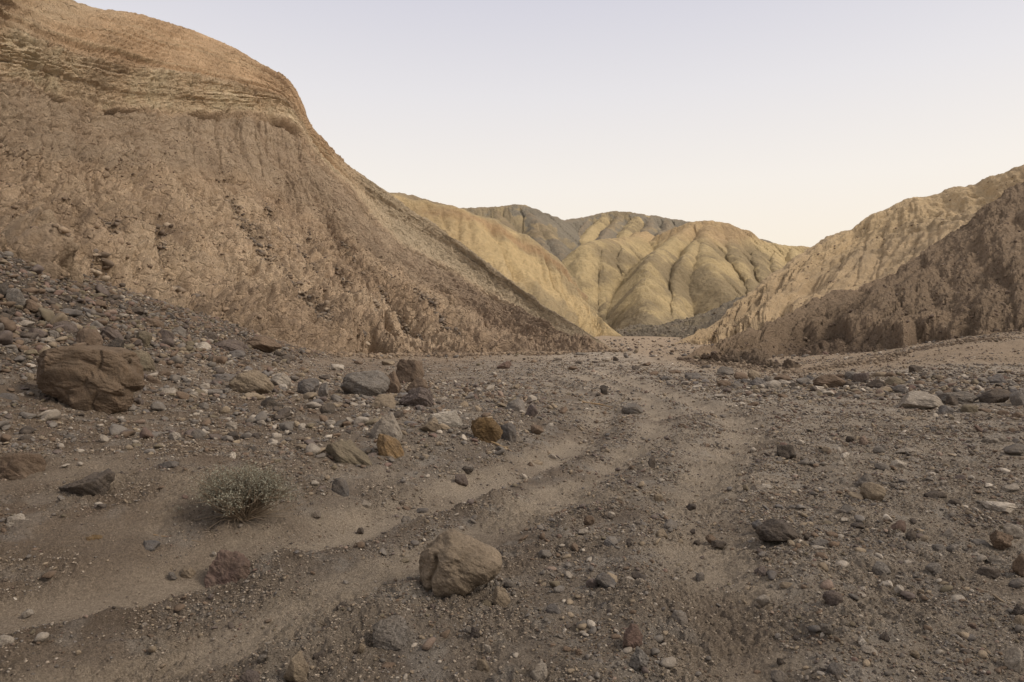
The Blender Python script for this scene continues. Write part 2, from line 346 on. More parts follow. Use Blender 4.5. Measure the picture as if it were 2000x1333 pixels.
print('left cliff...')
A = [
 [(-500,470,11),(-600,330,16),(-650,180,21),(-700,60,25),(-700,-80,28),(-650,-260,38)],
 [(0,490,15),(-60,380,19),(-110,240,23),(-120,110,26),(-120,-20,29.5),(-50,-150,42)],
 [(200,560,19),(120,430,24),(30,290,28.5),(0,160,32.5),(10,50,35.5),(106,2,50)],
 [(420,625,25),(330,490,30),(220,320,36),(180,195,41),(190,110,44.5),(300,44,60)],
 [(560,665,29),(450,520,36),(330,335,44),(300,215,49),(300,140,52),(400,77,67)],
 [(680,692,33),(570,540,41),(440,345,50),(400,236,55.5),(400,155,58),(480,116,70)],
 [(780,694,35.5),(670,570,44),(540,370,55),(490,240,61),(490,168,63),(540,156,70)],
 [(850,692,37),(750,590,46),(620,400,57.5),(573,246,64),(563,200,65.5),(566,190,68)],
 [(920,690,38.5),(820,600,47),(700,450,57),(630,322,64),(612,285,66),(606,270,69)],
 [(1000,690,40),(905,635,46.5),(825,555,55),(770,470,62),(725,395,68),(690,336,72)],
 [(1070,691,41),(1010,658,46.5),(955,600,53),(915,540,59),(875,485,65),(830,438,70)],
 [(1130,691,42),(1095,672,45.5),(1062,643,50),(1030,608,54),(1003,575,58),(970,540,62)],
 [(1180,692,43),(1168,682,45),(1154,669,47),(1139,656,49),(1121,640,51.5),(1100,624,54)],
 [(1215,690,44),(1212,689,45),(1208,688,46),(1205,687,47),(1203,686,47.5),(1200,684,48)]]
S, Nn, U, Vv, R, CU = loft(A, 1150, 640, back=(0.05, 0.66, 0.5))
wob = 1.6 * noise(U * 0.06, Vv * 0.10, 31) + 0.5 * noise(U * .3, Vv * .3, 32)
Uw = U + wob * 1.2
edge = 1 - sst(11.2, 13, CU)
Rt = R + 0.025 * noise(U * 0.2, Vv * 0, 30) + .008 * noise(U * 1.1, Vv * 0, 29)
Rb = R + 0.05 * noise(U * 0.15, Vv * 0, 33) + 0.03 * noise(U * 0.6, Vv * 0.2, 34)
cap = sst(3.8, 4.1, Rb)
lower = 1 - sst(1.7, 2.2, Rb)
_m = (R > 0.2) & (R < 2.2) & (CU > 2) & (CU < 9); nb = Nn[_m].mean(0); nb /= np.linalg.norm(nb)
tb = np.cross([0, 0, 1.0], nb); tb /= np.linalg.norm(tb); db = np.cross(nb, tb)
HX = S @ tb + 1.5 * noise(U * .05, Vv * .05, 401); HZ = S @ db + 1.5 * noise(U * .05, Vv * .05, 402)
rf = 1 - 0.75 * sst(5.6, 7.6, CU + .5 * (1 - R))
gul = ridged(Uw * 0.15, Vv * 0.035, 3, 35)
gul2 = ridged(Uw * 0.55 + 0.2 * noise(U, Vv * .4, 3), Vv * 0.10, 2, 36)
run = ridged(Uw * 1.5, Vv * 0.16, 2, 37)
upg = 1 - 0.85 * sst(2.9, 3.1, Rb)
D = (-1.0 * np.clip(gul - 0.15, 0, 1) * (0.6 + 0.4 * lower) - (0.40 * np.clip(gul2 - 0.05, 0, 1) + 0.14 * np.clip(run, 0, 1)) * rf) * upg - 0.05 * cap * np.clip(run, 0, 1)
chan = np.zeros_like(U)
for cu_, r0_, r1_, w_, k_ in ((5.05, 0.35, 2.3, .07, 1), (5.75, 0.3, 2.2, .055, 1), (4.3, 0.5, 2.1, .05, .7), (6.6, 0.6, 2.5, .06, .8), (3.45, 0.3, 1.7, .06, .7), (7.5, .5, 2.3, .08, .7), (2.5, .4, 1.6, .07, .7), (8.5, .5, 2.6, .1, .6)):
    w_ = w_ * 2.4
    lw = CU - cu_ + 0.16 * noise(Vv * 0.16, Vv * 0 + cu_, 27) + 0.03 * noise(Vv * 0.7, U * .2, 28)
    chan = np.maximum(chan, k_ * np.exp(-(lw / w_) ** 2) * sst(r0_, r0_ + .3, R) * (1 - sst(r1_ - .3, r1_, R)) * (0.55 + 0.6 * noise(Vv * .35, CU * 3, 26)))
chan = np.clip(chan, 0, 1)
D = D - 1.3 * chan + chan * 0.45 * fbm(U * 1.1, Vv * 1.1, 3, 25, g=.6)
D = D + 0.9 * fbm(U * 0.07, Vv * 0.09, 3, 38) * (1 - .6 * cap)
D = D + lower * (0.26 * fbm(HX * 0.5, HZ * 0.7, 5, 39, g=0.6)) + 0.09 * (1 - .6 * cap) * fbm(HX * 1.8, HZ * 2.4, 4, 40, g=0.65)
clod = np.clip(noise(HX * 1.3, HZ * 1.9, 41) - 0.28, 0, 1) * lower * sst(0.0, 0.5, noise(U * 0.2, Vv * 0.2, 42) + 0.25)
D = D + 0.4 * clod
cm = (0.25 + 0.75 * lower) * (1 - cap)
D = D + cm * (0.12 * crust(HX * 0.25, HZ * 0.35, 18) + 0.07 * crust(HX * 0.7, HZ * 1.1, 17) + 0.06 * crust(HX * 2.0, HZ * 2.8, 14, .06))
D = D - 0.35 * lower * rf * crease(Uw * 0.30, Vv * 0.05, 13, 5) - 0.20 * rf * upg * crease(Uw * 0.9, Vv * 0.09, 12, 4) - 0.10 * rf * upg * crease(Uw * 2.2 + .3 * noise(HX, HZ, 2), Vv * 0.16, 210, 3) - .25 * lower * crease(HX * .22 + .25 * HZ, HZ * .6, 211, 7)
D = D + cap * (0.07 * crust(U * 0.05, Rt * 14, 10, .08) + .05 * noise(U * .04, Rt * 45, 9) )
pit = (np.clip(noise(HX * 0.8, HZ * 1.5, 44) - 0.30, 0, 1) + .55 * np.clip(noise(HX * 2.0, HZ * 3.4, 43) - 0.30, 0, 1)) * (0.25 + lower) * (1 - cap)
D = D - 1.0 * pit
# beds: rough crumbly layer at the top of the lower slope, ledge with undercut, rilled cream band
rough = np.exp(-((Rb - 2.0) / 0.16) ** 2)
D = D + rough * (0.30 * fbm(U * 0.8, Vv * 2.6, 4, 45, g=0.6) - 0.15)
bed = 0.07 * noise(U * 0.02, Rt * 18, 46) + 0.035 * noise(U * 0.03, Rt * 55, 47)
D = D + bed * sst(1.5, 2.2, R)
tp = sst(2.9, 3.1, R) * (1 - sst(8.2, 9.2, CU))
D = D + tp * (0.16 * crust(U * .018, Rt * 8, 221, .05) + .09 * crust(U * .03, Rt * 21, 222, .06)) + .10 * sst(1.6, 2.2, R) * (1 - sst(2.9, 3.0, R)) * crust(U * .03, Rt * 14, 223, .06)
D = D + sst(7.5, 8.5, CU) * sst(3.2, 4.2, R) * .14 * crust(U * .35, Vv * .5, 224, .05)
lm = sst(0.0, 0.25, noise(U * 0.13, Vv * 0, 48) + 0.05) * (1 - sst(7.2, 7.8, CU))
D = D - 1.6 * lm * np.exp(-((Rt - 2.985) / 0.022) ** 2) - 0.25 * np.exp(-((Rt - 2.985) / 0.012) ** 2) + 0.10 * sst(2.97, 3.02, Rb) * (1 - sst(3.0, 3.5, Rb))
for rr_, ss_, aa_ in ((2.06, 201, .8), (2.22, 202, .45), (1.1, 203, .5), (0.75, 204, .5), (1.35, 205, .4), (2.5, 206, .3), (3.5, 207, .25)):
    lk = sst(0.05, 0.3, noise(U * 0.16, Vv * 0, ss_)); D = D - aa_ * lk * np.exp(-((R + 0.05 * noise(U * .25, U * 0, ss_) + .015 * noise(U * 1.3, U * 0, ss_) - rr_) / 0.016) ** 2) * (1 - sst(7.6, 8.6, CU))
l2 = sst(0.1, 0.35, noise(U * 0.14, Vv * 0, 49))
D = D - 0.6 * l2 * np.exp(-((Rb - 1.62) / 0.018) ** 2)
cream = sst(3.0, 3.06, Rb) * (1 - sst(3.9, 4.05, Rb))
D = D - cream * 0.22 * np.clip(ridged(U * 0.35 + .15 * noise(U * .3, Vv * .4, 8), Vv * 0.03, 3, 50), 0, 1) + cream * 0.12 * fbm(U * 1.0, Vv * 2.2, 3, 51)
gband = sst(2.05, 2.2, Rb) * (1 - sst(2.85, 2.97, Rb))
for cu_, w_ in ((1.35, .012), (1.6, .015), (2.05, .014), (2.75, .012), (4.55, .014), (5.1, .016), (5.6, .02), (5.95, .016), (3.6, .012)):
    D = D - gband * 0.35 * np.exp(-((CU - cu_ + 0.05 * noise(Vv * 0.3, Vv * 0 + cu_, 24)) / w_) ** 2)
for cu_, w_ in ((6.15, 0.02), (5.35, 0.02), (2.5, 0.03), (5.9, 0.015), (4.7, 0.02), (4.0, .02)):      # slots in the cream band
    D = D - cream * 0.9 * np.exp(-((CU - cu_ + 0.03 * noise(Vv * 0.7, Vv * 0, 52)) / w_) ** 2) * sst(-.1, .3, noise(CU * 3, Vv * 0.7, 53))
# undercut foot between the two fans
um = sst(4.9, 5.3, CU) * (1 - sst(6.8, 7.1, CU)); notch = 0.30 + 0.13 * noise(U * 0.22, U * 0, 54) + 0.05 * noise(U * 1.2, U * 0, 55)
zt = S[..., 2]
nh = np.interp(CU, [4.8, 5.5, 6.1, 6.6, 6.85, 7.05], [0.35, 0.7, 1.2, 1.8, 2.3, 1.2]) + 0.5 * (notch - .3) + 0.12 * noise(U * 2.2, U * 0, 59)
D = D - um * 2.3 * np.exp(-((zt - nh) / 0.42) ** 2) * sst(-.45, -.1, noise(U * 0.35, U * 0, 56)) 
D = D + um * 0.9 * sst(nh - .1, nh + .35, zt) * (1 - sst(nh + 0.8, nh + 4.0, zt)) * (0.75 + 0.5 * noise(U * 0.5, Vv * 0.5, 57))
D = D - um * 0.35 * np.exp(-((noise(U * 0.45, Vv * 0.07, 58)) / 0.035) ** 2) * sst(0.1, 0.5, zt) * (1 - sst(1.6, 2.8, zt))
D = D + 0.7 * np.exp(-((CU - 7.35) / 0.28) ** 2) * (1 - sst(0.1, 2.4, zt))
crestfade = 1 - 0.55 * sst(4.6, 5.0, R) * (1 - sst(5.3, 6, R))
D = D * edge * crestfade
n1 = fbm(U * 0.10, Vv * 0.14, 4, 61); n2 = fbm(U * 0.7, Vv * 0.9, 4, 62)
cA = np.zeros(D.shape + (3,)) + np.array([0.475, 0.350, 0.240])
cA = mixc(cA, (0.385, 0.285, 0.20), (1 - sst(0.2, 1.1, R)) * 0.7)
cA = mixc(cA, (0.365, 0.28, 0.20), sst(2.0, 2.15, Rb) * (1 - sst(2.93, 3.0, Rb)) * 0.75)
cA = mixc(cA, (0.57, 0.44, 0.295), cream * 0.9)
cA = mixc(cA, (0.52, 0.36, 0.225), sst(3.92, 4.06, Rb + 0.02 * n2) * 0.95)
cA = mixc(cA, (0.56, 0.43, 0.29), sst(3.0, 3.2, Rb) * (1 - sst(2.2, 2.7, CU + 0.5 * n1)) * 0.6)
cA = mixc(cA, (0.30, 0.21, 0.14), sst(0.15, 0.8, n1) * 0.40)
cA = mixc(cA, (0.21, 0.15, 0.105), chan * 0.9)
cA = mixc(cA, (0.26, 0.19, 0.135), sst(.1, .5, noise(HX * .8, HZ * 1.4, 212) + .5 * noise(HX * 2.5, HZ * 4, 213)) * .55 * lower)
cA = mixc(cA, (0.27, 0.19, 0.13), sst(0.35, 0.8, gul2) * 0.35 * sst(0.2, 1, R) * upg)
cA = mixc(cA, (0.60, 0.46, 0.32), sst(-0.05, 0.5, -n1 + .4 * n2) * 0.5 * lower)
cA = mixc(cA, (0.40, 0.26, 0.155), sst(-.1, .5, noise(U * .5, Vv * .05, 64) + .4 * noise(U * .03, Rt * 40, 65)) * .4 * (cap + .6 * cream))
cA = mixc(cA, (0.47, 0.36, 0.23), sst(0.2, .6, noise(U * .02, Rt * 26, 63)) * 0.5 * cap)
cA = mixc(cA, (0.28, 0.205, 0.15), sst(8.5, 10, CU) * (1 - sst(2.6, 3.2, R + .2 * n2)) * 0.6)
cA = mixc(cA, (0.43, 0.345, 0.24), sst(8.3, 9.3, CU) * sst(2.8, 3.3, R + .15 * n2) * 0.9)
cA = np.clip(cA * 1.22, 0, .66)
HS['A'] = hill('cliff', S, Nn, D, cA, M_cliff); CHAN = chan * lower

def erosion(U, Vv, s, gs, amps, vs=0.25, wobble=1.0):
    Uw = U + wobble * (noise(U * gs * 0.4, Vv * gs * 0.5, s) / gs) * 0.5
    d_ = 0; f = gs
    for i, a in enumerate(amps):
        d_ = d_ - a * np.clip(ridged(Uw * f, Vv * f * vs, 2, s + 3 + i), -0.2, 1); f *= 2.3
    return d_

print('far hills...')
B = [
 [(560,690,72),(560,520,84),(560,420,92),(560,330,98)],
 [(680,690,72),(660,530,84),(655,420,94),(655,340,102)],
 [(800,690,72),(770,540,86),(765,440,97),(762,376,105)],
 [(930,690,70),(880,540,90),(862,440,102),(850,397,108)],
 [(1020,690,68),(980,540,92),(950,452,106),(925,419,112)],
 [(1100,690,67),(1070,560,95),(1030,482,109),(1008,446,116)],
 [(1150,684,72),(1120,590,96),(1085,516,111),(1062,480,118)],
 [(1190,674,78),(1150,610,98),(1124,556,111),(1110,527,118)],
 [(1210,662,84),(1176,626,98),(1156,604,108),(1146,590,112)],
 [(1222,664,88),(1206,650,96),(1195,642,101),(1190,638,104)]]
S, Nn, U, Vv, R, CU = loft(B, 520, 330, back=(0.07, 0.9, 0.3))
edge = 1 - sst(8.3, 9, CU)
D = erosion(U, Vv, 71, 0.06, (1.0, 0.7, 0.4, .2)) - (0.9 * crease(U * .07, Vv * .015, 73, 5) + .45 * crease(U * .2, Vv * .03, 74, 4)) * (1 - sst(2.2, 2.8, R)) + 1.3 * fbm(U * 0.04, Vv * 0.05, 3, 75) + 0.16 * fbm(U * 0.6, Vv * 0.7, 4, 76)
D = D - 0.7 * np.exp(-((R - 0.62 + .02 * noise(U * .1, U * 0, 5)) / 0.025) ** 2) * sst(6.2, 6.8, CU)
up = sst(1.9, 2.5, R)
D = (D * (1 - .65 * sst(2.3, 2.9, R)) + up * 0.35 * fbm(U * 0.3, Vv * 0.3, 3, 77)) * edge
n1 = fbm(U * 0.05, Vv * 0.08, 4, 78); st = noise(U * 0.5, Vv * 0.04, 79)
cB = np.zeros(D.shape + (3,)) + np.array([0.60, 0.45, 0.245])
cB = mixc(cB, (0.34, 0.265, 0.165), sst(-0.1, 0.5, n1 + st * 0.5) * 0.65)
cB = mixc(cB, (0.46, 0.30, 0.17), np.exp(-((R - 2.45 - 0.05 * n1) / 0.14) ** 2) * sst(2.0, 3.2, CU) * 0.75)
cB = mixc(cB, (0.24, 0.20, 0.145), sst(2.72, 2.85, R + 0.05 * n1) * (1 - sst(3.5, 6, CU) * 0.7) * 0.7)
cB = mixc(cB, (0.35, 0.26, 0.16), (1 - sst(3.0, 4.6, CU)) * 0.5)
HS['B'] = hill('hill', S, Nn, D, cB, M_far)

# badlands at the head of the wash : a height field grown from its ridge lines (spurs with V gullies between them)
# kind : 0 yellow clay, 1 grey ridge ; each point px, py, distance
RID = [
 (0, 5.0, 0.85, [(1700,488,200),(1640,486,200),(1600,485,200),(1575,484,200),(1530,480,198),(1500,474,196),(1465,464,194),(1435,446,192),(1410,435,190),(1385,432,190),(1355,434,190),(1325,443,191),(1300,455,192)]),
 (0, 2.6, 0.80, [(1352,436,189),(1318,462,176),(1290,484,162),(1270,506,149),(1262,545,139),(1262,585,130),(1256,628,119),(1250,652,112)]),
 (0, 1.2, 0.85, [(1358,470,168),(1338,498,154),(1326,540,144),(1318,590,134),(1312,645,122)]),
 (0, 2.6, 0.80, [(1388,434,188),(1378,470,170),(1374,492,156),(1390,530,144),(1412,565,136),(1432,600,128),(1446,640,118)]),
 (0, 1.6, 0.80, [(1418,440,190),(1432,475,176),(1440,505,164),(1458,550,150),(1482,600,138),(1500,645,126)]),
 (0, 1.6, 0.80, [(1460,464,193),(1470,488,180),(1478,512,168),(1496,550,154),(1520,600,142),(1540,640,130)]),
 (0, 1.4, 0.80, [(1500,475,195),(1506,496,182),(1514,520,170),(1530,560,156),(1560,610,142)]),
 (0, 1.6, 0.80, [(1545,482,197),(1552,500,184),(1566,530,170),(1590,570,156),(1620,620,142)]),
 (0, 1.6, 0.80, [(1590,485,200),(1610,510,184),(1650,560,164),(1700,620,146)]),
 (0, 4.0, 0.80, [(1262,452,204),(1240,460,194),(1212,466,180),(1184,468,172),(1160,472,167),(1148,480,163)]),
 (0, 2.2, 0.85, [(1160,472,167),(1142,496,158),(1134,530,151),(1138,570,145),(1152,610,139),(1160,645,132)]),
 (0, 1.4, 0.85, [(1160,472,167),(1120,510,160),(1112,545,155),(1110,600,148)]),
 (0, 2.0, 0.85, [(1186,468,172),(1180,500,159),(1176,540,151),(1178,580,144),(1184,615,137),(1190,645,130)]),
 (0, 1.6, 0.85, [(1212,466,180),(1214,492,166),(1208,530,156),(1200,570,148),(1196,600,142)]),
 (1, 3.0, 0.75, [(700,420,200),(800,414,196),(860,411,192),(905,407,190),(940,406,191),(975,404,192),(1020,401,193),(1042,408,196),(1062,418,200),(1092,430,208),(1116,428,214),(1145,424,220),(1175,417,222),(1200,413,223),(1225,415,223),(1258,420,224),(1290,424,224),(1325,431,224),(1380,440,226),(1500,470,230)]),
 (1, 1.6, 0.80, [(1020,401,193),(1046,428,184),(1072,456,176),(1094,486,168),(1108,515,161)]),
 (1, 1.2, 0.80, [(1046,428,184),(1050,460,174),(1068,496,164)]),
 (1, 1.4, 0.80, [(965,405,191),(985,432,182),(1010,460,172),(1040,500,162)]),
 (1, 1.4, 0.80, [(905,407,190),(930,432,180),(950,460,170)]),
 (1, 1.4, 0.80, [(1092,430,208),(1100,450,198),(1108,474,188),(1116,496,178)]),
 (1, 1.6, 0.80, [(1145,424,220),(1136,440,210),(1126,458,200),(1120,480,190)]),
 (0, 1.6, 0.80, [(1180,416,222),(1168,434,212),(1150,450,202),(1136,468,192)]),
 (1, 1.6, 0.80, [(1208,413,223),(1204,432,213),(1188,450,202),(1172,462,192)]),
 (0, 1.6, 0.80, [(1238,416,223),(1236,434,214),(1226,450,204),(1214,464,196)]),
 (1, 1.8, 0.80, [(1262,420,224),(1268,438,214),(1258,456,204),(1246,476,194)]),
 (1, 1.6, 0.80, [(1300,425,224),(1304,440,214),(1292,458,204),(1270,480,192)])]
pxs = np.linspace(690, 1720, 1000); Yf = 1 / np.linspace(1 / 104.0, 1 / 262.0, 520)
TX = (pxs[:, None] - 1000) / F; Xh = TX * Yf[None]; Yh = np.repeat(Yf[None], len(pxs), 0)
wx = 1.5 * fbm(Xh * .06, Yh * .06, 3, 301); wy_ = 1.5 * fbm(Xh * .06, Yh * .06, 3, 304)
Xw, Yw = Xh + wx * .6, Yh + wy_ * .6
Zh = np.full(Xh.shape, -6.0); Kd = np.zeros(Xh.shape); Dd_ = np.zeros(Xh.shape); Al = np.zeros(Xh.shape); Sid = np.zeros(Xh.shape); Rn = np.zeros(Xh.shape)
for ri, (kd, rr, sl_, pts) in enumerate(RID):
    if kd == 0 and ri not in (0, 11) and pts[0][2] < 205: sl_ *= 1.3; rr *= 0.8
    else: sl_ *= 1.25
    P = np.array([pix(*q) for q in pts]); P = cr_interp(P, (len(P) - 1) * 3 + 1); acc = ri * 37.0
    for a_, b_ in zip(P[:-1], P[1:]):
        dx, dy = b_[0] - a_[0], b_[1] - a_[1]; l2 = dx * dx + dy * dy
        t = np.clip(((Xw - a_[0]) * dx + (Yw - a_[1]) * dy) / l2, 0, 1)
        dist = np.hypot(Xw - a_[0] - t * dx, Yw - a_[1] - t * dy)
        h = a_[2] + t * (b_[2] - a_[2]) - sl_ * (np.sqrt(dist * dist + rr * rr) - rr)
        m = h > Zh
        if m.any():
            al_ = acc + t * math.sqrt(l2) + .0 * dist
            Zh = np.where(m, h, Zh); Kd = np.where(m, kd, Kd); Dd_ = np.where(m, dist, Dd_); Al = np.where(m, al_, Al); Rn = np.where(m, ri, Rn)
            Sid = np.where(m, np.sign(dx * (Yw - a_[1]) - dy * (Xw - a_[0])), Sid)
        acc += math.sqrt(l2)
AW = Al + Sid * 11 + .5 * noise(Xh * .2, Yh * .2, 306)
rill = 0.9 * crease(AW * .16, Dd_ * .03, 307, 3) + .5 * crease(AW * .42, Dd_ * .06, 308, 3) + .16 * crease(AW * 1.0, Dd_ * .1, 309, 3)
Zh = Zh - rill * sst(0.8, 6, Dd_) + .28 * fbm(Xh * .35, Yh * .35, 4, 310, g=.6) + .10 * crust(Xh * .05, Zh * .35, 311, .06) * sst(1, 4, Dd_)
n1 = fbm(Xh * .05, Zh * .10, 4, 312); st = noise(AW * .35, Dd_ * .03, 313); n3 = fbm(Xh * .25, Zh * .4, 3, 314)
cH = np.zeros(Xh.shape + (3,)) + np.array([0.50, 0.385, 0.215])
st2 = noise(AW * 1.1, Dd_ * .03, 315)
cH = mixc(cH, (0.26, 0.205, 0.13), sst(-0.3, 0.4, .8 * n1 + .55 * st + .3 * st2 + .45 * sst(19, 8, Zh) - .12) * .8)
cH = mixc(cH, (0.48, 0.33, 0.19), sst(22, 27, Zh + 3 * n1) * (Rn < 12) * .6)
cH = mixc(cH, (0.235, 0.205, 0.16), Kd * (1 - .75 * sst(.12, .4, n1 + .5 * n3 + .15 * st)))
cH = mixc(cH, (0.34, 0.255, 0.165), Kd * np.exp(-(Dd_ / 2.0) ** 2) * .5)
cH = mixc(cH, (0.26, 0.215, 0.15), (1 - sst(1.5, 5, Zh + 2 * n3)) * .5)
me = mesh_np('badlands', np.stack([Xh, Yh, Zh], -1).reshape(-1, 3), gridq(*Xh.shape)[:, ::-1], cH.reshape(-1, 3), M_far)
tag(link('badlands', me), kind='structure')

G = [  # grey debris apron below the domes
 [(1190,668,92),(1195,662,96),(1200,656,100)],
 [(1230,672,86),(1236,656,94),(1240,640,104)],
 [(1290,676,80),(1290,658,90),(1298,638,102)],
 [(1340,680,74),(1345,650,90),(1362,617,104)],
 [(1400,680,74),(1410,640,90),(1440,588,108)],
 [(1480,680,74),(1490,630,92),(1520,575,110)]]
S, Nn, U, Vv, R, CU = loft(G, 260, 160, back=(0.05, 0.9, 0.15))
D = 0.5 * fbm(U * 0.12, Vv * 0.12, 3, 101) + 0.28 * fbm(U * 0.7, Vv * 0.7, 4, 102, g=0.7)
n1 = fbm(U * 0.15, Vv * 0.15, 4, 103)
cG = np.zeros(D.shape + (3,)) + np.array([0.22, 0.185, 0.14])
cG = mixc(cG, (0.30, 0.245, 0.165), sst(0.0, 0.6, n1) * 0.7)
HS['G'] = hill('talus_slope', S, Nn, D, cG, M_cliff)

print('right hills...')
E = [
 [(1318,673,62),(1320,671,63.5),(1322,670,65),(1325,668,66)],
 [(1360,674,60),(1370,655,66),(1385,640,69),(1400,622,74)],
 [(1400,682,57),(1430,630,67),(1460,590,75),(1486,552,82)],
 [(1460,690,53),(1500,600,68),(1545,530,80),(1577,480,90)],
 [(1530,700,48),(1600,590,66),(1640,500,82),(1650,447,92)],
 [(1620,700,44),(1700,560,64),(1720,470,82),(1718,412,93)],
 [(1740,690,40),(1790,540,60),(1800,440,80),(1800,381,92)],
 [(1880,660,38),(1900,520,56),(1900,410,76),(1900,349,88)],
 [(2050,640,36),(2000,500,52),(2000,400,70),(2000,317,84)],
 [(2350,640,36),(2300,480,48),(2250,360,64),(2200,250,78)],
 [(2700,600,34),(2650,440,46),(2600,300,60),(2500,190,74)]]
S, Nn, U, Vv, R, CU = loft(E, 620, 340, back=(0.08, 0.9, 0.35))
edge = sst(0, 1.0, CU)
rl = (1 - sst(1.6, 2.3, R + 0.3 * (CU - 4) * 0.3))
D = erosion(U, Vv, 111, 0.09, (0.8, 0.5, 0.3, 0.16), vs=0.12) - (0.5 * crease(U * .12, Vv * .015, 118, 4) + .22 * crease(U * .45, Vv * .04, 119, 3.5)) * (1 - sst(2.0, 2.7, R)) + .09 * crust(U * .3, Vv * .6, 110) + 0.9 * fbm(U * 0.06, Vv * 0.08, 3, 112) + 0.13 * fbm(U * 1.0, Vv * 1.2, 4, 113, g=.6)
D = D + (1 - rl) * (0.35 * fbm(U * 0.3, Vv * 0.5, 4, 114, g=.55) - 0.8 * np.clip(noise(U * 0.5, Vv * 1.0, 115) - 0.25, 0, 1))
D = D * edge * (1 - .5 * sst(2.5, 2.95, R))
n1 = fbm(U * 0.06, Vv * 0.1, 4, 116)
cE = np.zeros(D.shape + (3,)) + np.array([0.43, 0.32, 0.20])
cE = mixc(cE, (0.295, 0.225, 0.15), sst(-0.05, 0.5, n1 + .3 * noise(U * .7, Vv * .08, 117)) * 0.6)
cE = mixc(cE, (0.50, 0.375, 0.225), sst(1.7, 2.5, R) * (1 - sst(2.9, 3, R)) * sst(2, 4, CU) * 0.6)
cE = mixc(cE, (0.22, 0.15, 0.10), sst(7.0, 8.5, CU) * 0.4)
HS['E'] = hill('hill', S, Nn, D, cE * 1.1, M_slope)

Fh = [
 [(1322,703,32.5),(1325,703,32.8),(1328,703,33.2),(1332,702,34)],
 [(1375,706,31),(1385,695,33.5),(1395,682,35.5),(1400,672,37)],
 [(1450,717,27),(1460,690,33),(1470,660,38),(1480,638,41)],
 [(1540,727,24),(1545,680,32),(1560,635,40),(1570,600,45)],
 [(1620,721,24.5),(1640,665,32),(1650,610,40),(1660,566,47)],
 [(1710,707,25.5),(1730,650,32),(1745,580,41),(1750,524,49)],
 [(1820,690,26.5),(1830,630,32.5),(1830,550,42),(1822,474,51)],
 [(1920,668,27.3),(1930,600,33),(1920,510,42),(1900,418,52)],
 [(2050,652,27.5),(2050,570,33),(2030,460,43),(2000,360,53)],
 [(2450,600,29),(2400,500,33),(2350,370,42),(2300,220,52)],
 [(2900,560,29),(2800,440,34),(2700,300,42),(2600,120,52)]]
S, Nn, U, Vv, R, CU = loft(Fh, 900, 460, back=(0.08, 0.92, 0.35))
edge = sst(0, 1.0, CU)
D = erosion(U, Vv, 121, 0.10, (0.5, 0.3, 0.15), vs=0.3) + 0.6 * fbm(U * 0.10, Vv * 0.12, 3, 122)
D = D + 0.07 * fbm(U * 0.5, Vv * 0.9, 4, 123, g=.5) - .16 * crease(U * .5 + .2 * noise(U * .3, Vv * .4, 218), Vv * .05, 219, 3) + 0.05 * fbm(U * 2.4, Vv * 2.8, 3, 124, g=.65)
D = D - 0.25 * np.clip(noise(U * 0.9 - 0.5 * Vv, Vv * 2.0, 125) - 0.28, 0, 1) + .07 * crust(U * .20 - .1 * Vv, Vv * .8, 131) + .06 * crust(U * .6, Vv * 2.2, 132) + .04 * crust(U * 1.8, Vv * 5, 133, .06) - .2 * crease(U * .16 + Vv * .05, Vv * .05, 134, 6) - 0.12 * np.clip(noise(U * 2.0, Vv * 3.5, 126) - 0.25, 0, 1)
zt = S[..., 2]
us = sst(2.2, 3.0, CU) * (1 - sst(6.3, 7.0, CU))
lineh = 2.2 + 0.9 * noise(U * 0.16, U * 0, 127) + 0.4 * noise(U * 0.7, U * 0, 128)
D = D - us * 1.1 * (1 - sst(lineh - 0.5, lineh + 0.15, zt)) * sst(0.0, 0.7, zt)
D = D - us * 0.4 * np.exp(-((noise(U * 0.3, Vv * 0.5, 129)) / 0.03) ** 2) * sst(0.4, 1.0, zt) * (1 - sst(2.8, 4.0, zt))
D = D * edge
n1 = fbm(U * 0.10, Vv * 0.12, 4, 130)
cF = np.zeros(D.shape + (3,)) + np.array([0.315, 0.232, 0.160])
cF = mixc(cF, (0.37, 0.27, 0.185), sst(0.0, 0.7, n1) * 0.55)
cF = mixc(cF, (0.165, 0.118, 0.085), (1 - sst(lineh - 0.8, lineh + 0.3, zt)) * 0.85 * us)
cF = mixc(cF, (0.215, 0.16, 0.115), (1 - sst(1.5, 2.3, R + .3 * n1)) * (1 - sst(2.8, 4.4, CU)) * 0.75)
cF = mixc(cF, (0.34, 0.26, 0.18), (1 - sst(0.0, 0.8, R)) * sst(5.5, 7, CU) * 0.6)
HS['F'] = hill('hill', S, Nn, D, cF * 0.82, M_slope)

